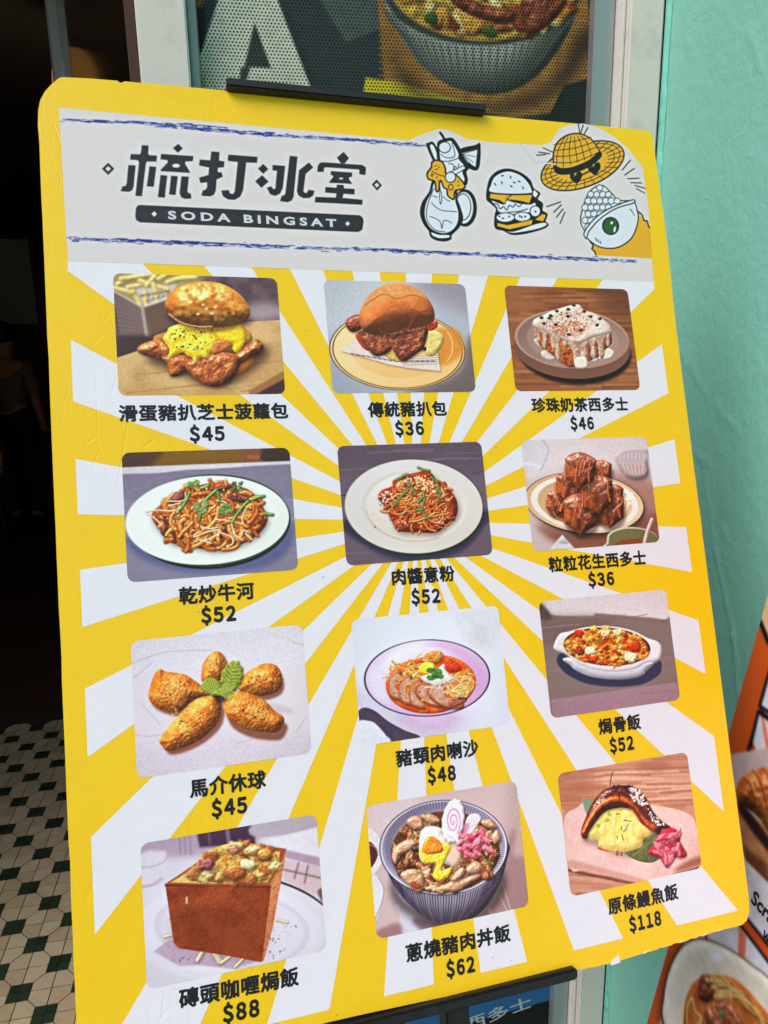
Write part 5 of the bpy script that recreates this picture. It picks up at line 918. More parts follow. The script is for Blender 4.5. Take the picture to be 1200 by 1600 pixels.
    gl(C2([(818, 66), (862, 116), (826, 160), (796, 158), (764, 112)])); gl(C2([(604, 228), (608, 180), (625, 155), (650, 150), (970, 172), (998, 190), (1000, 215), (994, 254), (946, 246), (948, 215), (940, 208), (670, 190), (658, 200), (656, 228)])); gl(C2([(715, 222), (888, 234), (886, 268), (866, 270), (860, 285), (888, 326), (698, 316), (735, 268), (730, 256), (714, 254)])); gl(C2([(784, 275), (814, 276), (812, 290), (780, 288)]), HEAD); gl(C2([(765, 332), (820, 336), (820, 362), (908, 368), (906, 412), (818, 406), (808, 440), (972, 456), (970, 496), (585, 476), (588, 432), (755, 438), (760, 404), (668, 396), (670, 352), (760, 358)]))
    gl(C2([(1088, 290), (1130, 338), (1092, 380), (1048, 332)])); gl(C2([(1090, 315), (1110, 338), (1090, 358), (1068, 334)]), HEAD)
    def dia(x, y, r, col=K): c.shape(A([(x, y - r), (x + r, y), (x, y + r), (x - r, y)]), col, smooth=False, mott=.03)
    dia(218, 288, 19); dia(218, 288, 9, HEAD)
    gl(A([(318, 401), (1004, 433), (1013, 440), (1016, 452), (1012, 478), (1000, 485), (990, 485), (318, 455), (306, 448), (303, 436), (305, 412), (310, 403)])); dia(362, 429, 9, HEAD); dia(966, 459, 8, HEAD)
    def ln(L, w=5, col=BK, cl=False, sm=True): c.strand(L, w, col, flat=True, closed=cl, smooth=sm, mott=0)
    def fl(L, col, w=1.4, sm=True):
        c.shape(L, col, smooth=sm, mott=0)
        if w: c.strand(L, w, BK, flat=True, smooth=sm, closed=True, mott=0)
    # ice cream soda in a mug
    fl(DK(ell(472, 737, 97, 155)), BK); fl(DK(ell(462, 735, 80, 135)), WH, 0); ln(DK(ell(455, 728, 66, 112)), 1.2, BK, True)
    fl(DK([(205, 500), (170, 600), (110, 690), (92, 780), (120, 870), (165, 930), (180, 980), (230, 1010), (300, 1018), (350, 1000), (357, 965), (420, 900), (452, 830), (432, 740), (400, 650), (396, 580), (320, 530)]), BK); fl(DK([(215, 520), (185, 605), (142, 690), (127, 780), (142, 850), (190, 918), (280, 952), (360, 928), (408, 860), (414, 770), (390, 680), (384, 600), (300, 520)]), WH, 0); ln(DK([(205, 570), (160, 690), (142, 790), (160, 860), (220, 925), (300, 940)]), 1.0); fl(DK([(185, 945), (250, 965), (332, 968), (335, 988), (260, 995), (200, 975)]), WH, 0)
    fl(DK([(147, 205), (165, 185), (205, 185), (262, 310), (215, 350)]), BK); fl(DK([(172, 212), (203, 205), (247, 320), (222, 332)]), WH, 0)
    fl(DK([(415, 250), (560, 205), (600, 200), (582, 405), (470, 370)]), BK); fl(DK([(440, 272), (578, 235), (562, 388), (492, 345)]), WH, 0, False)
    for q in ((575, 240), (560, 300), (545, 350), (520, 362)): ln(DK([(446, 278), q]), .8)
    fl(DK([(238, 200), (258, 165), (340, 142), (382, 160), (440, 260), (440, 330), (505, 385), (480, 430), (492, 500), (460, 545), (300, 500), (240, 330)]), BK); fl(DK([(258, 215), (280, 182), (345, 165), (372, 190), (415, 270), (418, 320), (470, 385), (450, 430), (468, 495), (440, 520), (320, 480), (262, 325)]), WH, 0); fl(DK(ell(298, 220, 50, 46)), WH, 1.3); ln(DK([(262, 98), (285, 130), (300, 165)]), 4.2); ln(DK([(265, 280), (320, 310), (385, 290), (360, 180)]), 1.0); ln(DK([(250, 330), (330, 340), (420, 310)]), 1.0); ln(DK([(330, 360), (370, 365), (375, 415), (390, 380), (410, 410), (420, 360)]), .9)
    fl(DK([(185, 390), (190, 348), (230, 330), (280, 348), (304, 400), (312, 445), (400, 460), (468, 540), (455, 575), (388, 592), (376, 662), (325, 632), (318, 580), (290, 562), (268, 505), (255, 520), (248, 588), (225, 590), (214, 512), (160, 490), (150, 440)]), OR, 2.4); fl(DK([(348, 430), (460, 375), (478, 400), (395, 450)]), WH, 1, False); fl(DK(ell(348, 475, 44, 44)), WH, 1.4); ln(DK([(188, 420), (215, 440), (250, 455), (300, 468)]), 1.1); ln(DK(ell(350, 560, 20, 24)), 1.2, BK, True); ln(DK(ell(192, 456, 8, 10)), 1.0, BK, True)
    for q in ((215, 380), (235, 375), (235, 405), (222, 410), (250, 390)): c.shape(DK(ell(q[0], q[1], 5, 5)), BK)
    for L in ([(235, 470), (225, 485)], [(240, 500), (246, 510)], [(410, 505), (420, 520)], [(405, 545), (425, 545)], [(262, 560), (255, 640), (262, 705), (275, 660), (268, 590)], [(195, 635), (240, 645)], [(285, 640), (320, 670), (345, 680)], [(185, 690), (230, 735), (290, 760), (400, 768)], [(170, 808), (240, 835), (265, 870), (275, 912), (288, 850), (320, 845), (360, 865)]): ln(DK(L), .9)
    # burger
    fl(DK([(662, 570), (690, 480), (760, 420), (850, 406), (950, 440), (1025, 500), (1055, 570), (1108, 612), (1088, 660), (1132, 700), (1130, 760), (1172, 790), (1155, 850), (1180, 880), (1130, 915), (980, 955), (870, 962), (800, 928), (730, 905), (728, 800), (740, 745), (690, 695), (657, 660)]), BK)
    fl(DK([(684, 600), (690, 540), (720, 472), (790, 432), (860, 424), (950, 460), (1012, 522), (1042, 585), (1030, 612), (850, 618)]), WH, 1.2); fl(DK([(1060, 580), (1095, 615), (1075, 650), (1045, 625)]), WH, 0, False)
    fl(DK([(684, 612), (850, 625), (1050, 622), (1022, 700), (950, 680), (835, 665), (810, 702), (765, 672), (680, 655)]), OR, 1.2, False); ln(DK([(825, 660), (870, 625)]), 1.2)
    fl(DK([(696, 672), (800, 705), (830, 670), (900, 690), (1020, 705), (1068, 690), (1072, 740), (1000, 782), (850, 792), (762, 772), (740, 730)]), WH, 1.0); ln(DK([(720, 700), (750, 705), (770, 745), (800, 725), (825, 755), (850, 715), (880, 730), (900, 705), (930, 725), (960, 700)]), 1.3); ln(DK([(840, 772), (920, 768), (1005, 745)]), 1.2)
    fl(DK(ell(1070, 765, 44, 46)), WH, 1.2); fl(DK(ell(960, 812, 70, 40)), WH, 1.2); fl(DK(ell(815, 818, 78, 40)), WH, 1.2)
    for q in ((795, 825), (848, 810), (765, 808), (955, 815), (985, 810), (938, 806), (1072, 768)): c.shape(DK(ell(q[0], q[1], 8, 7)), BK)
    fl(DK([(742, 860), (830, 880), (920, 862), (1052, 832), (1042, 880), (930, 905), (850, 922), (745, 895)]), OR, 1.2, False); fl(DK([(1060, 838), (1130, 785), (1166, 795), (1140, 855)]), OR, 1.2, False); fl(DK([(830, 938), (900, 935), (1050, 882), (1140, 862), (1168, 880), (1090, 915), (900, 948)]), WH, 0)
    for (x, y, a_) in ((790, 462, -20), (860, 475, 70), (728, 535, 60), (786, 522, 80), (892, 520, 10), (932, 510, 20), (866, 552, 45), (966, 566, 60)): b_ = math.radians(a_); ln(DK([(x - 8 * math.cos(b_), y - 8 * math.sin(b_)), (x + 8 * math.cos(b_), y + 8 * math.sin(b_))]), 1.8)
    # straw hat with heart sunglasses, and a bowl of ice with an olive
    c.shape(HT([(530, 1130), (555, 1160), (540, 1195), (575, 1250), (1102, 1282), (1075, 1005), (1045, 1000), (1030, 950), (1000, 935), (950, 860), (800, 1100)]), OR, smooth=False, mott=0); ln(HT([(945, 855), (990, 890), (1005, 940), (1035, 945), (1050, 1000), (1072, 1008)]), 2.4, sm=False); ln(HT([(525, 1130), (555, 1165), (540, 1195), (565, 1215), (576, 1250)]), 2.2, sm=False)
    fl(HT(ell(458, 452, 388, 190, -20, 30)), OR, 2.2); ln(HT(ell(458, 444, 350, 158, -20, 30)), 1.0, BK, True)
    for k in range(26): a_ = math.radians(k * 360 / 26); r_ = math.radians(-20); e = [(458 + f_ * 388 * math.cos(a_) * math.cos(r_) - f_ * 190 * math.sin(a_) * math.sin(r_), 450 + f_ * 388 * math.cos(a_) * math.sin(r_) + f_ * 190 * math.sin(a_) * math.cos(r_)) for f_ in (.62, .98)]; ln(HT(e), 1.0)
    ln(HT(ell(458, 446, 300, 128, -20, 30)), 1.0, BK, True)
    fl(HT([(212, 470), (196, 360), (230, 250), (320, 180), (430, 166), (530, 210), (590, 290), (612, 350), (520, 430), (380, 492), (270, 505)]), OR, 2.2)
    for k in range(6): ln(HT([(222 + k * 64, 490 - k * 22), (236 + k * 52, 330 - k * 18), (300 + k * 28, 196 - k * 2)]), 1.0)
    for k in range(4): ln(HT([(202, 420 - k * 52), (380, 420 - k * 62), (604 - k * 24, 330 - k * 44)]), 1.0)
    fl(HT([(206, 450), (212, 505), (270, 530), (390, 515), (530, 452), (622, 372), (608, 325), (520, 400), (380, 462), (270, 475)]), BK, 1.0)
    for (x, y, s_) in ((398, 560, 62), (560, 480, 66)): c.shape(HT([(x + 10, y + s_ * .8), (x - s_ * .75, y + 8), (x - s_ * .8, y - s_ * .5), (x - s_ * .3, y - s_ * .62), (x - 4, y - s_ * .3), (x + s_ * .2, y - s_ * .8), (x + s_ * .75, y - s_ * .8), (x + s_ * .85, y - s_ * .1)]), BK, mott=0); ln(HT([(x - 30, y - 10), (x - 10, y - 20)]), .8, (130, 130, 136))
    ln(HT([(440, 540), (520, 500)]), 2.4)
    ice = [(440, 950), (455, 850), (500, 720), (560, 650), (640, 630), (720, 700), (780, 760), (880, 770), (700, 850), (560, 960), (490, 1040)]
    fl(HT(ice), WH, 1.6)
    for gi in range(9):
        for gj in range(7):
            x_, y_ = 455 + gi * 52 + (gj % 2) * 26, 650 + gj * 58
            if len([1 for q in (c.mapf(np.array([HT([(x_, y_)])[0]])),) if c.dist(spline(c.mapf(np.array(HT(ice)))), (int(q[0][0]), int(q[0][0]) + 1, int(q[0][1]), int(q[0][1]) + 1), True)[0, 0] > 3]): fl(HT(rnd_poly(c, x_, y_, 29, 7, .2, .95)), WH, 1.0)
    fl(HT([(490, 1090), (482, 1050), (560, 940), (650, 865), (780, 800), (905, 765), (945, 850), (952, 950), (900, 1090), (800, 1170), (700, 1190), (590, 1168)]), WH, 1.8); fl(HT([(482, 1095), (474, 1045), (560, 930), (700, 832), (900, 758), (912, 785), (760, 832), (620, 922), (520, 1030), (495, 1095)]), WH, 1.6); fl(HT(ell(708, 990, 72, 76)), (44, 96, 44), 1.8); c.shape(HT(ell(745, 1020, 10, 28, 12)), WH); c.shape(HT(ell(718, 962, 12, 14)), WH)
    for k in range(3): ln(HT([(574 + k * 20, 1098 + k * 14), (580 + k * 20, 1122 + k * 12)]), 1.4); ln(HT([(880 + k * 16, 840 + k * 20), (898 + k * 10, 850 + k * 22)]), 1.3)
    for L in ([(420, 78), (432, 160)], [(465, 88), (440, 165)], [(505, 110), (472, 170)], [(105, 292), (188, 330)], [(65, 330), (165, 345)], [(48, 358), (128, 352)], [(885, 402), (810, 492)], [(920, 476), (835, 535)], [(962, 563), (862, 568)], [(985, 606), (888, 604)], [(1022, 655), (925, 628)], [(1012, 696), (938, 656)], [(262, 775), (138, 818)], [(268, 802), (200, 868)], [(284, 838), (225, 912)], [(300, 866), (258, 966)]): ln(HT(L), 1.6)
    # a crease and old tape marks on the sticker
    ln(B([(540, 150), (600, 225), (630, 245), (740, 235)]), .8, (186, 184, 190)); ln(B([(412, 165), (410, 235), (560, 262)]), .8, (200, 198, 206)); ln(HT([(105, 437), (160, 430), (215, 440)]), 2.0, (222, 222, 230))
    c.photo = 0.0; return c.finish(0, 245)
hp = [bpx(*p) for p in ((92, 168.5), (250, 183), (420, 199), (560, 212), (640, 219.5), (652, 213), (686, 201), (700, 203), (730, 217), (770, 222.5), (846, 227), (862, 221), (873, 202), (886, 196), (912, 193), (936, 200), (960, 214), (985, 236), (1004, 262), (1014, 330))] + [bl(IU1 - .002, -.068), bl(IU0 + .002, -.068)]
hm = printed('header_print', header_art(), .45)
o = uv_sheet('header_banner', hp, lambda co: ((co.x / BW + OU - hu0) / (hu1 - hu0), 1 - ((OV - co.y / BW) - hv0) / (hv1 - hv0)), .00017, hm, board); o['label'] = 'pale banner with the shop logo, a soda, a burger and a straw hat'
caption('SODA BINGSAT', (60 + 405 * .5, 120 + 433 * .5), (60 + 931 * .5, 120 + 457 * .5), .058, .035, 1.5, .00022, mat('pale_lettering', (216, 214, 220), .5, .02, 40), 'lettering')
# ---------------------------------------------------------------- black easel that carries the board
stand = empty('display_easel', (0, 0, 0), 'black metal easel with clip bar and ledge holding the menu board', 'easel'); foot = BM @ Vector((0, -.9, -.02)); stand.location = (borg.x, borg.y, 0); SI = Matrix.Translation((-borg.x, -borg.y, 0))
def epart(name, bm, m=BLK): return from_bm(name, bm, m, stand)
def loc2w(bm, M): bmesh.ops.transform(bm, matrix=SI @ M, verts=bm.verts); return bm
def ubox(u0, u1, v0, v1, z0, z1, bev): 
    (xa, ya), (xb, yb) = bl(u0, v1), bl(u1, v0); return loc2w(box_bm((xa, ya, z0), (xb, yb, z1), bev, 2), BM)
cu0, cu1 = to_board(353, 134)[0], to_board(754, 176)[0]
epart('clip_bar', ubox(cu0, cu1, -1.335, -1.275, -.012, .0095, .0012))
epart('ledge', ubox(.95, 2.575, 4.535, 4.605, -.012, .0065, .002)); epart('ledge_lip', ubox(.86, 2.615, 4.475, 4.5445, .0165, .022, .0015)) if False else None
pu = 1.80
px0 = bl(pu, 0)[0]; y_top = bl(0, -1.3)[1]
zt = (0 - borg.z + .012) / by_.z                       # where the post meets the floor, along the board's slope
epart('post', loc2w(box_bm((px0 - .0105, zt, -.034), (px0 + .0105, y_top, -.0125), .0015), BM))
fp = SI @ BM @ Vector((px0, zt, -.023)); rp = SI @ BM @ Vector((px0, y_top * .82, -.035))
epart('rear_leg', beam_bm((rp.x, rp.y + .012, rp.z), (rp.x, .955 - borg.y, .012), .018, .018, (1, 0, 0), .001)); epart('foot_bar', box_bm((fp.x - .24, fp.y - .012, .0), (fp.x + .24, fp.y + .012, .02), .002)); epart('foot_bar', box_bm((rp.x - .15, .943 - borg.y, .0), (rp.x + .15, .967 - borg.y, .018), .002))
# ---------------------------------------------------------------- second poster leaning on the teal wall
PY0 = .65; PX_, PZ_ = .439, .726; PS = .1916; nrm = math.hypot(1, PS); ZT, ZB = 1.455, .25
pdir = np.array([PS, 0, 1]) / nrm                       # up along the poster
def post_uv(x, y):
    d = ray(x, y); Xc, Yc, Zc = np.tensordot(BX, d, 1), np.tensordot(AX, d, 1), -np.tensordot(G, d, 1)
    k = (PX_ + PS * (CAM_H - PZ_)) / (Xc - PS * Zc); return np.stack([PY0 - Yc * k, (ZT - (CAM_H + Zc * k)) * nrm], -1)
PWID, PHGT = .62, (ZT - ZB) * nrm
poster = empty('leaning_poster', (PX_ + PS * (ZT - PZ_), PY0, ZT), 'orange bordered food poster leaning against the teal wall', 'poster')
# local axes: x = right in the print (towards the street), y = up the slope, z = out of the face
ex, ey = Vector((0, -1, 0)), Vector(pdir); ez = ex.cross(ey)
poster.matrix_world = Matrix(((ex.x, ey.x, ez.x, poster.location.x), (ex.y, ey.y, ez.y, poster.location.y), (ex.z, ey.z, ez.z, poster.location.z), (0, 0, 0, 1)))
def poster_art():
    P = 800; c = PlaneCanvas(int(PWID * P), int(PHGT * P), lambda p: post_uv(np.asarray(p, float)[..., 0], np.asarray(p, float)[..., 1]) * P, (206, 88, 34), 51, (1150, 1420)); BK = (30, 26, 34); WHI = (222, 214, 222); RD = (222, 120, 96)
    mf = c.mapf; c.mapf = lambda p: np.asarray(p, float) * P; kk = c.k; c.k = P
    for (qa, qb) in ((post_uv(1206, 1036)[1], post_uv(1187, 1103)[1]), (post_uv(1185, 1112)[1], post_uv(1171, 1440)[1]), (post_uv(1158, 1446)[1], PHGT - .05)):
        pa = .034; R_ = [(pa, qa), (PWID - .034, qa), (PWID - .034, qb), (pa, qb)]; c.shape(R_, WHI, smooth=False); c.strand(R_, .006, BK, flat=True, smooth=False, closed=True)
    c.mapf = mf; c.k = kk
    c.shape([(1188, 900), (1290, 900), (1290, 1090), (1201, 1003), (1190, 978)], (226, 182, 132), smooth=False); c.strand([(1186, 966), (1200, 1002), (1290, 1120)], 7, BK, flat=True, smooth=False)
    c.shape([(1206, 1036), (1330, 1180), (1330, 1240), (1186, 1104)], WHI, smooth=False); c.strand([(1206, 1036), (1187, 1103), (1330, 1200)], 5, BK, flat=True, smooth=False)
    c.shape([(1185, 1112), (1330, 1210), (1330, 1300), (1168, 1185)], WHI, smooth=False); c.shape([(1188, 1114), (1192, 1114), (1206, 1180), (1199, 1180)], RD, smooth=False); c.shape([(1174, 1165), (1178, 1160), (1182, 1180), (1176, 1182)], (206, 60, 40), smooth=False); c.strand([(1168, 1185), (1185, 1112), (1330, 1215)], 5, BK, flat=True, smooth=False)
    c.shape([(1142, 1178), (1200, 1168), (1330, 1200), (1330, 1500), (1200, 1378), (1166, 1345), (1140, 1300)], (206, 176, 172), smooth=False)
    c.shape([(1150, 1262), (1200, 1290), (1330, 1420), (1330, 1520), (1200, 1380), (1168, 1344), (1150, 1320)], (178, 116, 74), smooth=False, col2=(196, 136, 92), cs=10); c.shape([(1152, 1252), (1170, 1266), (1200, 1306), (1230, 1350), (1200, 1330), (1160, 1276)], (52, 30, 26), soft=2)
    c.strand([(1167, 1342), (1200, 1374), (1330, 1510)], 4, (96, 54, 36), flat=True, smooth=False); c.shape([(1160, 1320), (1200, 1350), (1200, 1374), (1166, 1342)], (120, 72, 46), smooth=False, soft=2)
    cr = [(1150, 1238), (1154, 1222), (1164, 1211), (1182, 1202), (1205, 1199), (1240, 1215), (1270, 1260), (1260, 1340), (1225, 1330), (1200, 1298), (1186, 1278), (1170, 1264), (1156, 1256)]
    c.shape(cr, (160, 74, 26), dome=26, bump=4, bs=6, spec=.4, col2=(196, 108, 46), cs=9, amb=.35)
    for p in ([(1160, 1214), (1172, 1228), (1182, 1256)], [(1176, 1204), (1188, 1222), (1200, 1268)], [(1192, 1200), (1210, 1230), (1222, 1290)]): c.strand(p, 1.6, (104, 44, 18), flat=True); c.strand([(x + 3, y) for x, y in p], 1.4, (212, 138, 76), flat=True)
    c.shape([(1160, 1344), (1200, 1378), (1330, 1510), (1330, 1640), (1200, 1476), (1160, 1425)], WHI, smooth=False)
    c.strand([(1150, 1412), (1171, 1440), (1200, 1476), (1330, 1640)], 5, BK, flat=True, smooth=False)
    c.shape([(1150, 1430), (1330, 1670), (1330, 1800), (1120, 1800), (1020, 1640), (1032, 1590), (1060, 1470), (1100, 1430)], WHI, smooth=False); c.shape([(1152, 1414), (1166, 1436), (1330, 1644), (1330, 1672), (1200, 1502), (1146, 1434)], (206, 88, 34), smooth=False); c.strand([(1146, 1432), (1158, 1446), (1200, 1502), (1330, 1672)], 4.5, BK, flat=True, smooth=False)
    c.shape([(1154, 1446), (1166, 1462), (1163, 1520), (1153, 1520)], RD, smooth=False); c.shape([(1100, 1458), (1104, 1458), (1108, 1474), (1104, 1474)], (196, 50, 36), smooth=False); c.strand([(1070, 1450), (1010, 1650)], 5, BK, flat=True, smooth=False); c.shape([(1066, 1440), (1000, 1660), (1018, 1640), (1074, 1450)], (206, 88, 34), smooth=False)
    pl = np.array([(1037, 1605), (1036, 1555), (1044, 1516), (1058, 1486), (1073, 1471), (1092, 1465), (1120, 1472), (1150, 1488), (1180, 1510), (1204, 1530), (1260, 1600), (1300, 1700), (1280, 1790), (1180, 1800), (1090, 1730)], float)
    c.shadow(pl, (-6, 6), 6, .35); c.shape(pl, (64, 44, 36)); m = pl.mean(0); c.shape(m + (pl - m) * .978, (224, 216, 202), dome=14, amb=.7); c.shape(m + (pl - m) * .80, (212, 202, 184), soft=6); c.shape([(1108, 1486), (1128, 1490), (1130, 1500), (1112, 1498)], (236, 238, 246), soft=3)
    so = np.array([(1072, 1620), (1069, 1580), (1076, 1548), (1092, 1528), (1116, 1522), (1140, 1526), (1164, 1542), (1190, 1572), (1230, 1620), (1260, 1700), (1200, 1750), (1110, 1700)], float)
    c.shape(so, (150, 72, 24), dome=8, col2=(176, 98, 40), cs=12, spec=.15)
    c.shape([(1092, 1536), (1096, 1524), (1106, 1522), (1112, 1534), (1116, 1556), (1104, 1566), (1092, 1558)], (104, 44, 24), dome=9, bump=3, bs=5, spec=.4); c.shape([(1100, 1580), (1130, 1560), (1152, 1580), (1160, 1610), (1120, 1620)], (112, 54, 28), dome=10, bump=4, bs=5, spec=.4, col2=(140, 76, 42))
    for k in range(13):
        o_ = k * 2.6 - 3; j_ = c.rng.normal(0, 3, 10); c.strand([(1112 + o_ * .3 + j_[0], 1534 + o_ + j_[1]), (1130 + o_ * .6 + j_[2], 1536 + o_ * .6 + j_[3]), (1152 + o_ + j_[4], 1554 + o_ * .7 + j_[5]), (1176 + o_ + j_[6], 1580 + o_ + j_[7]), (1200 + o_ + j_[8], 1612 + o_ + j_[9])], 3.4, [(206, 150, 74), (222, 174, 104), (190, 128, 56), (160, 98, 40)][k % 4], sh=.5, spec=.3)
    c.strand([(1118, 1534), (1116, 1524), (1126, 1524), (1140, 1540), (1142, 1560)], 4, (222, 176, 106), sh=.4); c.strand([(1074, 1600), (1074, 1575), (1082, 1560), (1086, 1580), (1096, 1590), (1090, 1604)], 5, (212, 160, 90), sh=.4); c.shape([(1123, 1580), (1129, 1577), (1131, 1588), (1125, 1590)], (96, 110, 50), dome=3)
    c.photo = 0.0; return c.finish()
pm = printed('poster_print', poster_art(), .4)
bd = box('backing', (0, -PHGT, -.006), (PWID, 0, -.0003), mat('poster_backing', (196, 186, 170), .8, .05, 20), poster)
uv_sheet('print_face', [(0, 0), (PWID, 0), (PWID, -PHGT), (0, -PHGT)], lambda co: (co.x / PWID, 1 + co.y / PHGT), .0, pm, poster)
def poster_text(body, a, b, hgt):
    pa, pb = post_uv(*a), post_uv(*b); me, lo, hi = text_mesh(body, .03); s = np.linalg.norm(pb - pa) / (hi[0] - lo[0]); sy = hgt / (hi[1] - lo[1])
    for v in me.vertices: v.co = ((v.co.x - lo[0]) * s, (v.co.y - lo[1]) * sy, 0)
    o = link('lettering', me, INK, poster); o.location = (pa[0], -pa[1], .0006); o.rotation_euler = (0, 0, -math.atan2(pb[1] - pa[1], pb[0] - pa[0]))
poster_text('Scra', (1173, 1409), (1206, 1448), .0155); poster_text('w', (1190, 1466), (1201, 1479), .0105)
# ---------------------------------------------------------------- dim things inside the shop
lampc = on_y(121, 132, 2.7)
lamp = empty('pendant_lamp', (lampc.x, lampc.y, lampc.z), 'orange globe pendant lamp glowing behind the door glass', 'lamp')
bm = bmesh.new(); bmesh.ops.create_uvsphere(bm, u_segments=24, v_segments=16, radius=.075); bmesh.ops.scale(bm, vec=(1, 1, 1.5), verts=bm.verts); from_bm('globe', bm, mat('orange_globe', (206, 140, 70), .4, .05, 5, emis=((206, 140, 70), .35)), lamp, True)
LP = bpy.data.objects.new('lamp_light', bpy.data.lights.new('lamp_light', 'POINT')); COL.objects.link(LP); LP.parent = lamp; LP.location = (0, 0, -.16); LP.data.energy = 5; LP.data.color = (1, .74, .48); LP.data.shadow_soft_size = .06
from_bm('cord', beam_bm((0, 0, .118), (0, 0, 2.62 - lampc.z), .008, .008), DARK, lamp); bm = bmesh.new(); bmesh.ops.create_cone(bm, cap_ends=True, segments=20, radius1=.05, radius2=.03, depth=.04); bmesh.ops.translate(bm, vec=(0, 0, .112), verts=bm.verts); from_bm('cap', bm, DARK, lamp)
a, b = on_y(-40, 372, 7.9), on_y(57, 505, 7.9)
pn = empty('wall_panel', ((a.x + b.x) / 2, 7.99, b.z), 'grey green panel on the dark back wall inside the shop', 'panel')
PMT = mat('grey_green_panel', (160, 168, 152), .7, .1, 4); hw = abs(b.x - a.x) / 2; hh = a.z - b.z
box('panel_face', (-hw, -.03, 0), (hw, 0, hh), PMT, pn); box('pale_strip', (-hw, -.05, hh * .74), (hw * .96, -.0305, hh * .79), mat('pale_strip', (170, 176, 210), .5, .05, 5), pn); box('panel_border', (-hw - .1, -.04, hh + .002), (hw + .25, 0, hh + .28), mat('brown_beam', (70, 48, 38), .7, .2, 5), pn)  # pale strip's colour stands in for a reflected strip of light
def skin_body(name, verts, edges, radii, m, parent):
    me = bpy.data.meshes.new(name); me.from_pydata(verts, edges, []); o = link(name, me, m, parent)
    o.modifiers.new('skin', 'SKIN'); s_ = o.modifiers.new('sub', 'SUBSURF'); s_.levels = 2; s_.render_levels = 2
    if not me.skin_vertices: 
        bpy.context.view_layer.objects.active = o; bpy.ops.mesh.customdata_skin_add()
    for i, r in enumerate(radii):
        v = me.skin_vertices[0].data[i]; v.radius = (r, r) if not isinstance(r, tuple) else r; v.use_root = i == 0
    return o
SKIN = mat('skin', (176, 120, 84), .6, .05, 10); CLOTH = mat('dark_clothing', (30, 28, 30), .9, .1, 20); TOP = mat('dull_beige_shirt', (120, 100, 80), .9, .1, 20); HAIR = mat('black_hair', (12, 10, 10), .5, .1, 60)
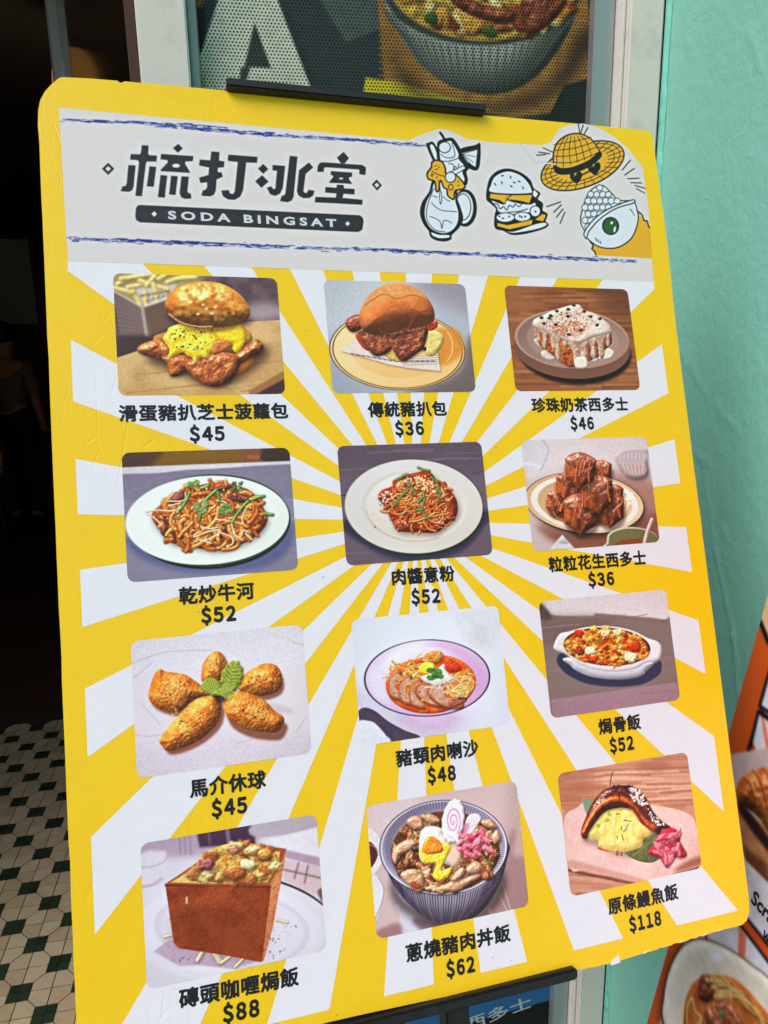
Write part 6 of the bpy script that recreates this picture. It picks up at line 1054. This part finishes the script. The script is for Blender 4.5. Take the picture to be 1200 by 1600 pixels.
def person(loc, rz, seated, label, top):
    p = empty('person', loc, label, 'person'); p.rotation_euler = (0, 0, rz)
    if seated:
        V = [(0, 0, .5), (0, .02, .72), (0, .06, .95), (0, .05, 1.06), (0, .03, 1.16), (0, .02, 1.26),
             (.1, 0, .5), (.12, -.40, .52), (.12, -.42, .28), (.12, -.42, .06), (.12, -.54, .04), (-.1, 0, .5), (-.12, -.40, .52), (-.12, -.42, .28), (-.12, -.42, .06), (-.12, -.54, .04),
             (.17, .05, .97), (.23, .0, .76), (.19, -.22, .66), (.17, -.34, .62), (-.17, .05, .97), (-.23, .0, .76), (-.19, -.22, .66), (-.17, -.34, .62)]
    else:
        V = [(0, 0, .95), (0, .01, 1.12), (0, 0, 1.38), (0, 0, 1.47), (0, -.02, 1.56), (0, -.02, 1.67),
             (.09, 0, .92), (.1, -.02, .5), (.1, .0, .28), (.1, .02, .08), (.1, -.12, .04), (-.09, 0, .92), (-.1, -.02, .5), (-.1, .0, .28), (-.1, .02, .08), (-.1, -.12, .04),
             (.18, 0, 1.39), (.23, .02, 1.13), (.22, -.08, .9), (.21, -.14, .82), (-.18, 0, 1.39), (-.23, .02, 1.13), (-.22, -.08, .9), (-.21, -.14, .82)]
    Ed = [(0, 1), (1, 2), (2, 3), (3, 4), (4, 5), (0, 6), (6, 7), (7, 8), (8, 9), (9, 10), (0, 11), (11, 12), (12, 13), (13, 14), (14, 15), (2, 16), (16, 17), (17, 18), (18, 19), (2, 20), (20, 21), (21, 22), (22, 23)]
    Rd = [.13, .13, .12, .05, .09, .085, .09, .065, .055, .04, .035, .09, .065, .055, .04, .035, .055, .042, .034, .03, .055, .042, .034, .03]
    skin_body('body', V, Ed, Rd, SKIN, p)
    skin_body('shirt', [V[i] for i in (0, 1, 2, 16, 17, 20, 21)], [(0, 1), (1, 2), (2, 3), (3, 4), (2, 5), (5, 6)], [.142, .142, .134, .066, .054, .066, .054], top, p)
    skin_body('trousers', [V[i] for i in (0, 6, 7, 8, 9, 11, 12, 13, 14)], [(0, 1), (1, 2), (2, 3), (3, 4), (0, 5), (5, 6), (6, 7), (7, 8)], [.14, .1, .076, .066, .055, .1, .076, .066, .055], CLOTH, p)
    hd = V[5]; bm = bmesh.new(); bmesh.ops.create_uvsphere(bm, u_segments=16, v_segments=12, radius=.105); bmesh.ops.translate(bm, vec=(hd[0], hd[1] + .022, hd[2] + .018), verts=bm.verts); from_bm('hair', bm, HAIR, p, True)
    for sx in (-1, 1):                                  # five short fingers per hand
        h_i = 19 if sx > 0 else 23; hx, hy, hz = V[h_i]
        for k in range(5): 
            a_ = (k - 2) * .014 * sx; skin_body('finger', [(hx + a_, hy - .01, hz), (hx + a_ * 1.3, hy - .05 - .01 * (2 - abs(k - 2)), hz - .004), (hx + a_ * 1.4, hy - .085 - .012 * (2 - abs(k - 2)) + (.03 if k == 0 else 0), hz - .022)], [(0, 1), (1, 2)], [.01, .009, .007], SKIN, p)
    nb = bmesh.new(); bmesh.ops.create_cone(nb, cap_ends=True, segments=8, radius1=.016, radius2=.006, depth=.035); bmesh.ops.translate(nb, vec=(hd[0], hd[1] - .088, hd[2] - .05), verts=nb.verts); from_bm('nose', nb, SKIN, p, True)
    return p
sp = on_z(-6, 850); person((sp.x, sp.y, 0), math.radians(-60), True, 'person in dark clothes sitting on a stool in the dim shop', CLOTH)
sp2 = on_y(40, 800, 7.0); person((sp2.x, 7.0, 0), math.radians(170), False, 'person with black hair and beige top standing at the back', TOP)
def stool(loc, label):
    e = empty('stool', loc, label, 'stool'); m = mat('dark_stool_wood', (40, 30, 26), .6, .15, 12)
    bm = bmesh.new(); bmesh.ops.create_cone(bm, cap_ends=True, segments=24, radius1=.17, radius2=.17, depth=.035); bmesh.ops.translate(bm, vec=(0, 0, .3825), verts=bm.verts); from_bm('seat', bm, m, e)
    for a_ in (45, 135, 225, 315): c_, s_ = math.cos(math.radians(a_)), math.sin(math.radians(a_)); from_bm('leg', beam_bm((.17 * c_, .17 * s_, 0), (.12 * c_, .12 * s_, .365), .028, .028), m, e)
    return e
stool((sp.x, sp.y, -.006), 'dark round stool under the seated person')
